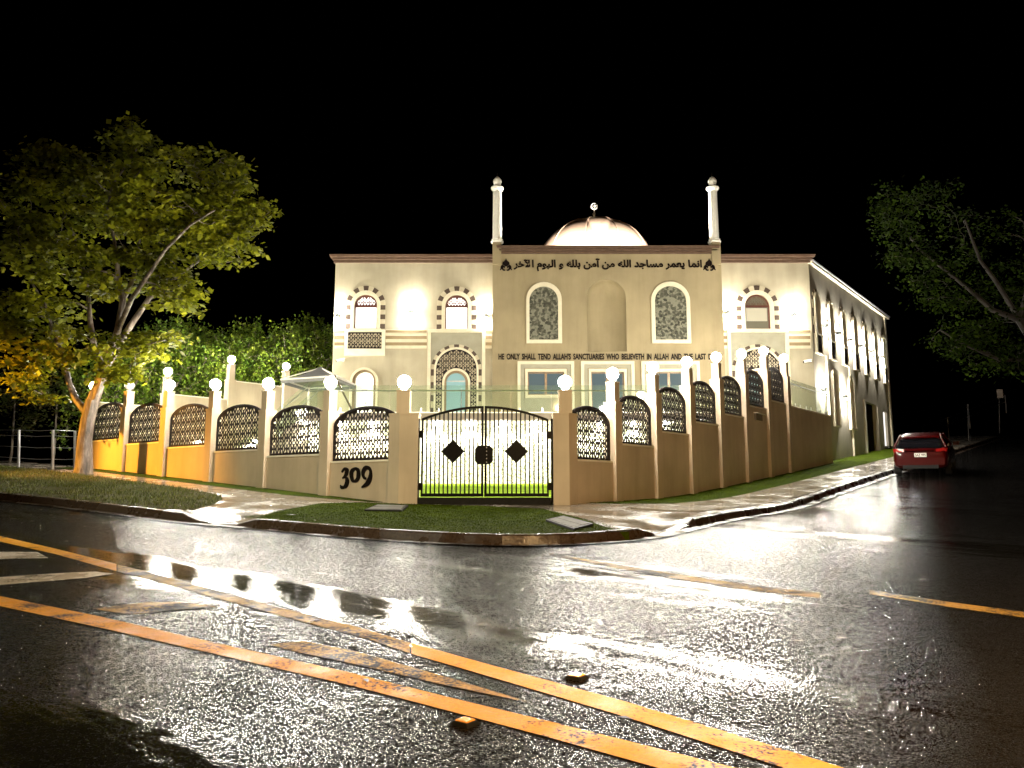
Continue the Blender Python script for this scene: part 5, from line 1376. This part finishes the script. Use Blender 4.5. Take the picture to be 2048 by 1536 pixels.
def street_tree():
    T = lambda x, y, dy=0: px3(x, y, TY + dy)
    fk = T(186, 800); tr0 = TB_ - np.array([0, 0, .15])
    limbs = [([tr0, TB_ + np.array([.02, 0, .25]), T(170, 880), T(176, 840), fk], [.36, .29, .245, .235, .23]),
             ([T(178, 815), T(205, 745), T(232, 700), T(262, 650), T(296, 600, .1), T(320, 545, .3), T(345, 490, .4), T(380, 440, .6)], [.17, .15, .13, .11, .09, .075, .055, .035]),
             ([T(190, 800), T(215, 730, -.1), T(236, 660, -.2), T(246, 600, -.3), T(236, 560, -.3), T(234, 520, -.4), T(228, 480, -.5), T(222, 440, -.5)], [.16, .14, .125, .11, .095, .075, .055, .035]),
             ([T(246, 600, -.3), T(268, 555, .2), T(273, 510, .5), T(280, 470, .6), T(300, 420, .8)], [.085, .075, .06, .045, .03]),
             ([T(178, 830), T(152, 800, .1), T(138, 765, .2), T(126, 715, .3), T(108, 670, .4), T(90, 610, .6), T(60, 560, .8)], [.15, .115, .10, .085, .07, .055, .035]),
             ([T(205, 740), T(188, 690, .5), T(180, 640, .8), T(176, 580, 1.0), T(160, 510, 1.2), T(140, 450, 1.4)], [.12, .10, .09, .075, .055, .035]),
             ([T(236, 660, -.2), T(262, 600, -1.0), T(300, 545, -1.6), T(330, 500, -2.0), T(380, 450, -2.3), T(430, 420, -2.4)], [.09, .08, .065, .05, .04, .025]),
             ([T(296, 600, .1), T(345, 560, .2), T(400, 520, .3), T(450, 500, .4), T(490, 490, .4)], [.06, .05, .04, .03, .02]),
             ([T(228, 480, -.5), T(215, 420, -.4), T(225, 370, 0), T(260, 320, .4), T(290, 270, .6)], [.05, .045, .04, .03, .02]),
             ([T(205, 740), T(240, 700, -1.2), T(290, 690, -1.8), T(330, 680, -2.2)], [.05, .04, .03, .02])]
    B = []
    m = TY / FPX
    for x, y, dy, rx, ry, rz, n in ((290, 310, .5, 85, 2.0, 55, 34), (190, 400, .8, 150, 2.3, 75, 60), (420, 340, .8, 90, 1.8, 60, 36), (455, 420, .3, 80, 1.6, 60, 34), (330, 470, -.3, 130, 2.2, 70, 60),
                                    (440, 490, -.2, 80, 1.5, 45, 30), (80, 500, .6, 110, 2.0, 85, 50), (20, 400, 1.0, 80, 1.8, 70, 26), (200, 540, -.6, 90, 1.8, 55, 34), (360, 600, -.6, 60, 1.0, 40, 16), (330, 560, .3, 80, 1.4, 50, 22),
                                    (70, 620, .2, 90, 1.8, 70, 40), (150, 690, -.4, 70, 1.2, 50, 22), (30, 690, 0, 70, 1.4, 60, 22), (290, 690, -1.0, 90, 1.0, 36, 20), (235, 740, -1.4, 45, .6, 26, 8), (60, 760, .3, 60, 1.2, 60, 16),
                                    (300, 400, -1.6, 100, 1.4, 70, 36), (500, 430, .3, 45, 1.0, 55, 16), (120, 330, .6, 90, 1.6, 50, 24)):
        c = px3(x, y, TY + dy); B += blob(c, (rx * m * .92, ry, rz * m * .92), n, .45)
    return make_tree('street_tree', 'large spreading street tree with pale trunk on the grass verge', TB_, limbs, B, .3, 42, .22, .18, 'leaf_poinciana', None, .30, .1, .022)
street_tree()
def vine_tree(x, y, Y, w, h, n, label, mat='leaf_vine', per=60, sz=.13):
    c = px3(x, y, Y); gz = LZ1 + .3; base = np.array([c[0], Y, gz]); top = c + np.array([0, 0, h * .3])
    limbs = [([base - (0, 0, .6), base + (0, 0, .8), c - (0, 0, h * .35), c], [.16, .14, .11, .07]), ([c - (0, 0, h * .35), c + np.array([w * .45, -.3, h * .1])], [.08, .03]), ([c - (0, 0, h * .35), c + np.array([-w * .45, .2, h * .15])], [.08, .03])]
    B = []
    for k in range(n):
        # hanging strands: a start on the canopy top and a fall below it
        a = rng.uniform(0, 6.28); rr = math.sqrt(rng.uniform(0, 1)); p = c + np.array([w * rr * math.cos(a), .9 * rr * math.sin(a) * w * .6, h * (.55 * math.sqrt(max(0, 1 - rr * rr * .85)))]) + rng.normal(0, .12, 3)
        f = rng.uniform(.3, 1.3) * h * .8; p = p + np.array([0, 0, .45 * math.sin(p[0] * 2.1) * math.sin(p[0] * .9 + 1.3)])
        for t in np.arange(0, f, .30): B.append(p + np.array([rng.normal(0, .04), rng.normal(0, .04), -t]))
    return make_tree('hanging_tree', label, base, limbs, B, .15, max(4, int(per * 9 / max(1, len(B) / n) / 6)), .13, sz, mat, 'trees behind the side boundary wall', 1.2, .6, .012)
vine_tree(620, 735, 36.6, 2.6, 3.7, 95, 'dense hanging tree against the left edge of the mosque')
vine_tree(520, 735, 35.0, 2.6, 3.9, 100, 'hanging tree with bright leaves behind the grey canopy')
vine_tree(425, 745, 33.4, 2.4, 3.6, 95, 'hanging tree behind the tallest pillar lamp')
vine_tree(325, 755, 31.6, 2.6, 3.8, 95, 'hanging tree behind the shorter tall pillar')
vine_tree(235, 775, 30.5, 2.2, 3.4, 75, 'dark hanging tree behind the leftmost fence screens')
def shrub(x, y, Y, w, h, n, label):
    c = px3(x, y, Y); base = np.array([c[0], Y, G(c[0], Y) - .1])
    limbs = [([base, base + np.array([.05, 0, .5]), c], [.06, .05, .03])]
    B = blob(c, (w, w * .7, h), n, .3)
    return make_tree('shrub', label, base, limbs, B, .05, 40, .2, .12, 'leaf_shrub', 'dark shrubs left of the street tree', .8, 0, .012, 'shrub')
shrub(115, 790, 30.0, 1.3, 1.5, 36, 'dark flowering shrub just left of the street tree trunk')
shrub(30, 800, 30.5, 1.5, 1.6, 36, 'dark shrub at the left edge behind the post fence')
def right_tree():
    base = np.array([*xy(16.0, -11.5), Gab(16.0, -11.5) - .1]); Y = 25.0
    T = lambda x, y, dy=0: px3(x, y, Y + dy)
    limbs = [([base, base + np.array([-.05, 0, 2.0]), T(2090, 720), T(2040, 640)], [.28, .24, .2, .16]),
             ([T(2040, 640), T(1985, 620), T(1940, 580), T(1890, 540), T(1840, 500), T(1800, 450)], [.12, .10, .08, .06, .045, .03]),
             ([T(2040, 640), T(1990, 560), T(1960, 520), T(1930, 440)], [.10, .08, .06, .035]), ([T(2090, 720), T(2000, 720), T(1930, 690), T(1880, 660)], [.09, .07, .05, .03]), ([T(2040, 640), T(2060, 560), T(2050, 450)], [.12, .08, .04])]
    B = []; m = Y / FPX
    for x, y, dy, rx, ry, rz, n in ((1785, 420, 0, 34, .8, 60, 26), (1810, 490, 0, 45, .9, 50, 26), (1850, 540, .2, 50, 1.0, 45, 26), (1900, 590, .3, 60, 1.2, 50, 26), (1900, 680, 0, 55, 1.0, 34, 22), (1960, 700, .2, 70, 1.2, 45, 26),
                                    (2020, 720, 0, 60, 1.2, 50, 24), (1860, 400, 1.4, 70, 1.4, 60, 22), (1950, 480, 1.4, 90, 1.6, 80, 30), (2030, 560, 1.2, 80, 1.6, 80, 28), (1990, 620, .6, 80, 1.4, 50, 24)):
        B += blob(px3(x, y, Y + dy), (rx * m, ry, rz * m), n, .4)
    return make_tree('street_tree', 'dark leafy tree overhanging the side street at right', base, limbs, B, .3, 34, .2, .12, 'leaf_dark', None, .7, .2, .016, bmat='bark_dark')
right_tree()

# ------------------------------------------------------------------ fence posts at left, far side of the side street
def post_fence():
    r = thing('post_fence', 'old post and wire fence at the left edge beside the verge', 'fence', (*on_ground(70, 935)[:2], on_ground(70, 935)[2]))
    pts = [(-60, 925, 858), (38, 935, 860), (106, 938, 860), (150, 937, 862)]; tops = []
    for x, yb, yt in pts:
        p = on_ground(x, yb); s_ = at(x, yt, p[1]); tops.append((p, s_)); MB().tube([(p[0], p[1], p[2] - .2), (s_[0], p[1], s_[2])], .045, 8).build('post', 'galvanised', r)
    for q in (.25, .55, .85, 1.0):
        for (p, s_), (p2, s2) in zip(tops[:-1], tops[1:]):
            MB().tube([(p[0], p[1], p[2] + (s_[2] - p[2]) * q), ((p[0] + p2[0]) / 2, (p[1] + p2[1]) / 2, (p[2] + p2[2]) / 2 + ((s_[2] - p[2]) * q) - .02), (p2[0], p2[1], p2[2] + (s2[2] - p2[2]) * q)], .006, 4).build('wire', 'galvanised', r)
post_fence()
# opposite kerb and verge of the side street, with a guard rail and a sign
sheet('far_verge', [(12, -11.2), (60, -10.2), (60, -30), (12, -30)], .02, 'verge_soil', 2.0, .3)
mb = MB(); V = []; Fc = []
ks = np.arange(12, 60.1, 1.0)
for a in ks:
    b_ = -11.0 + (a - 12) / 48.0
    for off, z in ((.0, -KH - .05), (.0, .01), (-.18, .02), (-.18, -.2)): V.append((*xy(a, b_ + off), Gab(a, b_ + off) + z))
for i in range(len(ks) - 1):
    for k in range(3): Fc.append((i * 4 + k, (i + 1) * 4 + k, (i + 1) * 4 + k + 1, i * 4 + k + 1))
mb.add(V, Fc); tag(mb.build('kerb', 'wet_slab'), kind='structure')
def guard_rail():
    ps = [at(x, y, Y) for x, y, Y in ((1845, 853, 58), (1895, 836, 62), (1937, 820, 66), (2010, 792, 72))]
    r = thing('guard_rail', 'thin metal rail climbing the dark hill beyond the car', 'railing', (ps[0][0], ps[0][1], ps[0][2] - 1.0))
    MB().tube(ps, .045, 8).build('rail', 'steel', r)
    MB().tube([p - np.array([0, 0, .55]) for p in ps], .03, 8).build('rail', 'steel', r)
    for p in ps: MB().tube([p - np.array([0, 0, 1.6]), p + np.array([0, 0, .1])], .05, 8).build('post', 'galvanised', r)
guard_rail()
def sign_post(x, ytop, ybot, Y, panel, label, nm, cat):
    t, b_ = at(x, ytop, Y), at(x, ybot, Y); r = thing(nm, label, cat, tuple(b_))
    MB().tube([b_ - np.array([0, 0, .5]), t], .025, 8).build('post', 'bark_dark', r)
    if panel: MB().box((t[0], t[1] - .05, t[2] - panel[1] / 2), (panel[0], .02, panel[1])).build('panel', 'slab_dark', r)
    else: MB().lathe([(.03, 0), (.05, .03), (.05, .07), (.03, .1)], 10, t).build('cap', 'bark_dark', r)
sign_post(1936, 812, 868, 44, None, 'thin metal post on the far kerb beyond the car', 'street_post', 'post')
sign_post(1998, 779, 850, 46, (.36, .52), 'small pale sign on a post at the right edge uphill', 'street_sign', 'sign')

# ------------------------------------------------------------------ parked car
def build_car():
    ca, cb = 20.4, -3.95; o = xy(ca, cb); zc = Gab(ca, cb) - KH
    slope = math.atan((Gab(ca + 1, cb) - Gab(ca - 1, cb)) / 2)
    r = thing('parked_car', 'dark red hatchback parked at the kerb, rear towards the viewer', 'car', (o[0], o[1], zc))
    cs, ss = math.cos(slope), math.sin(slope); TH = R(32.5); U1 = np.array([math.sin(TH), math.cos(TH)])
    def Wd(x, y, z):   # car space: x right, y forward, z up -> world
        yy = y * cs - z * ss; zz = y * ss + z * cs
        q = o + np.array([U1[1], -U1[0]]) * x + U1 * yy; return (q[0], q[1], zc + zz)
    # stations along the length: y, half width low, half width belt, z low, z belt(deck)
    S = [(-2.22, .70, .66, .36, .80), (-2.16, .80, .78, .28, .92), (-2.0, .86, .84, .24, 1.0), (-1.5, .90, .885, .22, 1.02), (-.6, .91, .90, .20, .99), (.5, .91, .90, .20, .97), (1.0, .91, .89, .20, .95), (1.5, .90, .86, .22, .88), (2.0, .85, .78, .26, .78), (2.25, .72, .60, .34, .66)]
    V = []; Fc = []
    for y, wl, wb, zl, zb in S:
        prof = [(0, zl), (wl * .8, zl), (wl * .97, zl + .08), (wl + .01, zl + (zb - zl) * .35), (wl + .012, zl + (zb - zl) * .6), (wb, zb - .05), (wb - .06, zb), (0, zb + .015)]
        for x, z in prof: V.append(Wd(x, y, z))
        for x, z in prof[::-1][1:-1]: V.append(Wd(-x, y, z))
    m = 14
    for i in range(len(S) - 1):
        for k in range(m): Fc.append((i * m + k, i * m + (k + 1) % m, (i + 1) * m + (k + 1) % m, (i + 1) * m + k))
    Fc += [tuple(range(m))[::-1], tuple(range((len(S) - 1) * m, len(S) * m))]
    mb = MB().add(V, Fc); mb.smooth = True; body = mb.build('body', 'car_paint', r)
    md = body.modifiers.new('sub', 'SUBSURF'); md.levels = 1; md.render_levels = 2
    # cabin
    Sg = [(-2.05, .80, .70, .97, 1.00), (-1.72, .82, .66, .98, 1.34), (-1.35, .83, .63, .98, 1.44), (-.3, .84, .62, .97, 1.47), (.35, .83, .60, .96, 1.41), (1.0, .80, .66, .93, 1.00)]
    V = []; Fc = []
    for y, wb, wt, zb, zt in Sg:
        prof = [(wb, zb), (wb - .02, zb + (zt - zb) * .3), (wt + .05, zt - (zt - zb) * .25), (wt - .04, zt - .01), (0, zt + .015)]
        for x, z in prof: V.append(Wd(x, y, z))
        for x, z in prof[::-1][1:]: V.append(Wd(-x, y, z))
    m = 9
    for i in range(len(Sg) - 1):
        for k in range(m - 1): Fc.append((i * m + k, i * m + k + 1, (i + 1) * m + k + 1, (i + 1) * m + k))
    Fc += [tuple(range(m))[::-1], tuple(range((len(Sg) - 1) * m, len(Sg) * m))]
    mb = MB().add(V, Fc); mb.smooth = True; cab = mb.build('cabin_glass', 'car_glass', r)
    # roof skin and pillars
    def skin(name, pts, mat, par, t=.012):
        V = [Wd(*p) for p in pts]; n = len(pts); c = np.mean(V, 0); mb = MB().add(V, [tuple(range(n))]); return mb.build(name, mat, par)
    V = []; rows = [(-1.80, .64, 1.325), (-1.38, .63, 1.462), (-.3, .62, 1.492), (.36, .60, 1.43)]
    for y, w, z in rows: V += [Wd(x, y, z - (.055 if abs(x) > w * .9 else 0) + .004) for x in (-w - .01, -w * .8, 0, w * .8, w + .01)]
    mb = MB().add(V, [(i * 5 + k, i * 5 + k + 1, (i + 1) * 5 + k + 1, (i + 1) * 5 + k) for i in range(3) for k in range(4)]); mb.smooth = True; mb.build('roof', 'car_paint', r)
    for s_ in (-1, 1):
        for pts in ([(.80, -2.03, 1.0), (.66, -1.74, 1.335), (.63, -1.36, 1.43)], [(.83, .1, .99), (.63, -.1, 1.42)], [(.81, 1.0, .98), (.61, .36, 1.40)]):
            MB().tube([Wd(s_ * (x + .012), y, z) for x, y, z in pts], .035, 6).build('pillar', 'car_paint', r)
        MB().tube([Wd(s_ * .66, -1.30, 1.44), Wd(s_ * .655, -.3, 1.475), Wd(s_ * .63, .36, 1.42)], .018, 6).build('roof_trim', 'chrome', r)
        MB().tube([Wd(s_ * .865, -1.9, 1.0), Wd(s_ * .875, -.6, .99), Wd(s_ * .86, .9, .955)], .012, 6).build('belt_trim', 'chrome', r)
        # mirrors, wheels, lamps, reflectors
        MB().box(Wd(s_ * 1.0, .72, 1.02), (.2, .16, .13), -TH).build('mirror', 'car_paint', r)
        for y in (-1.33, 1.36):
            c = np.array(Wd(s_ * .80, y, .325)); ax = np.array([U1[1], -U1[0], 0]) * s_; ring = []; V = []; n = 20; Fc = []
            for d, rad in ((-.10, .30), (-.10, .325), (.09, .325), (.10, .30), (.10, .215), (.06, .20)):
                for k in range(n):
                    t = 2 * math.pi * k / n; f = np.array([U1[0], U1[1], 0]); V.append(c + ax * d + rad * (math.cos(t) * f + math.sin(t) * np.array([0, 0, 1])))
            for i in range(5):
                for k in range(n): Fc.append((i * n + k, i * n + (k + 1) % n, (i + 1) * n + (k + 1) % n, (i + 1) * n + k))
            mb = MB().add(V, Fc); mb.smooth = True; w = mb.build('wheel', 'tyre', r)
            V = [c + ax * .07]; 
            for k in range(10):
                t = 2 * math.pi * k / 10; f = np.array([U1[0], U1[1], 0]); rr = .205 if k % 2 == 0 else .12; V.append(c + ax * .085 + rr * (math.cos(t) * f + math.sin(t) * np.array([0, 0, 1])))
            MB().add(V, [(0, k + 1, (k + 1) % 10 + 1) for k in range(10)]).build('rim', 'galvanised', w)
        V = [Wd(s_ * .50, -2.235, .86), Wd(s_ * .83, -2.10, .86), Wd(s_ * .86, -2.02, .97), Wd(s_ * .76, -2.115, .985), Wd(s_ * .50, -2.20, .955)]
        MB().add(V, [(0, 1, 2, 3, 4), (4, 3, 2, 1, 0)]).build('tail_lamp', 'tail_red', r)
        MB().box(Wd(s_ * .62, -2.245, .46), (.14, .02, .035), -TH).build('reflector', 'tail_red', r)
        MB().tube([Wd(s_ * .50, -2.20, .30), Wd(s_ * .50, -2.27, .30)], .035, 10).build('exhaust', 'chrome', r)
        V = [Wd(s_ * .915, y, z) for y, z in ((-.05, .76), (.16, .76), (.16, .79), (-.05, .79))]
        MB().add(V, [(0, 1, 2, 3), (3, 2, 1, 0)]).build('door_handle', 'chrome', r)
    skin('rear_window', [(-.66, -2.058, 1.03), (.66, -2.058, 1.03), (.60, -1.765, 1.31), (-.60, -1.765, 1.31)], 'car_glass', r)
    MB().tube([Wd(-.62, -1.90, 1.355), Wd(0, -1.93, 1.365), Wd(.62, -1.90, 1.355)], .03, 6).build('spoiler', 'car_paint', r)
    MB().tube([Wd(-.46, -2.235, .885), Wd(0, -2.25, .89), Wd(.46, -2.235, .885)], .016, 6).build('boot_trim', 'chrome', r)
    MB().box(Wd(0, -2.17, .52), (1.5, .2, .24), -TH).build('bumper', 'car_paint', r)
    MB().box(Wd(0, -2.20, .34), (1.1, .16, .12), -TH).build('diffuser', 'tyre', r)
    MB().lathe([(.04, 0), (.05, .008), (.03, .012)], 14, Wd(0, -2.2, .985)).build('badge', 'chrome', r)
    pl = MB().box(Wd(0.02, -2.262, .755), (.375, .012, .135), -TH).build('number_plate', 'plate_white', r)
    fp = Frame(Wd(.02, -2.2695, .755)[:2], (U1[1], -U1[0])); z = Wd(.02, -2.27, .755)[2]
    text_on(fp, 'SAZ 995', -.165, .165, z - .045, z + .045, .0005, .002, 'letter_brown', 'plate_number', pl, .01)
build_car()

# ------------------------------------------------------------------ street lamps just outside the picture
def street_lamp(a, b, h, armdir, power, col, lens, label, target, size=150):
    p = xy(a, b); z = Gab(a, b); r = thing('street_lamp', label, 'street lamp', (p[0], p[1], z), 'street lamps')
    MB().tube([(p[0], p[1], z - .3), (p[0], p[1], z + h * .5), (p[0], p[1], z + h)], [.10, .08, .06], 10).build('pole', 'galvanised', r)
    e = np.array([p[0], p[1], z + h]) + np.array([armdir[0], armdir[1], .25]) * 1.6
    MB().tube([(p[0], p[1], z + h - .05), e], .04, 8).build('arm', 'galvanised', r)
    hd = MB().box((e[0] + armdir[0] * .25, e[1] + armdir[1] * .25, e[2] + .05), (.7, .3, .14), math.atan2(armdir[1], armdir[0])).build('lamp_head', 'galvanised', r)
    c = (e[0] + armdir[0] * .3, e[1] + armdir[1] * .3, e[2] - .03)
    MB().box(c, (.4, .2, .02), math.atan2(armdir[1], armdir[0])).build('lens', lens, hd)
    ld = bpy.data.lights.new('street_light', 'SPOT'); ld.energy = power; ld.color = col; ld.spot_size = R(size); ld.spot_blend = .7; ld.shadow_soft_size = .15
    lo = bpy.data.objects.new('street_light', ld); COL.objects.link(lo); lo.parent = r; lo.location = Vector(c) - Vector((p[0], p[1], z)) - Vector((0, 0, .04))
    d = Vector(target) - Vector(c); lo.rotation_euler = d.to_track_quat('-Z', 'Y').to_euler()
street_lamp(-9.5, 18.5, 4.4, U1 * .7 - U2 * .3, SODIUM_A, (1.0, .43, .04), 'sodium_lens', 'orange street lamp on the main road at left', (*xy(0, 14.2), Gab(0, 14) + .5), 46)
street_lamp(-9.0, -13.2, 6.2, U2, SODIUM_B, (1.0, .62, .27), 'sodium_lens', 'orange street lamp behind the viewer at right', (*xy(0, -6), Gab(0, -6) + 1.0), 135)
street_lamp(-13.5, 1.5, 8.0, U1, LED_C, (1.0, .99, .74), 'led_lens', 'white street lamp across the main road', (*xy(0, 3.5), Gab(0, 3.5) + .8), 70)
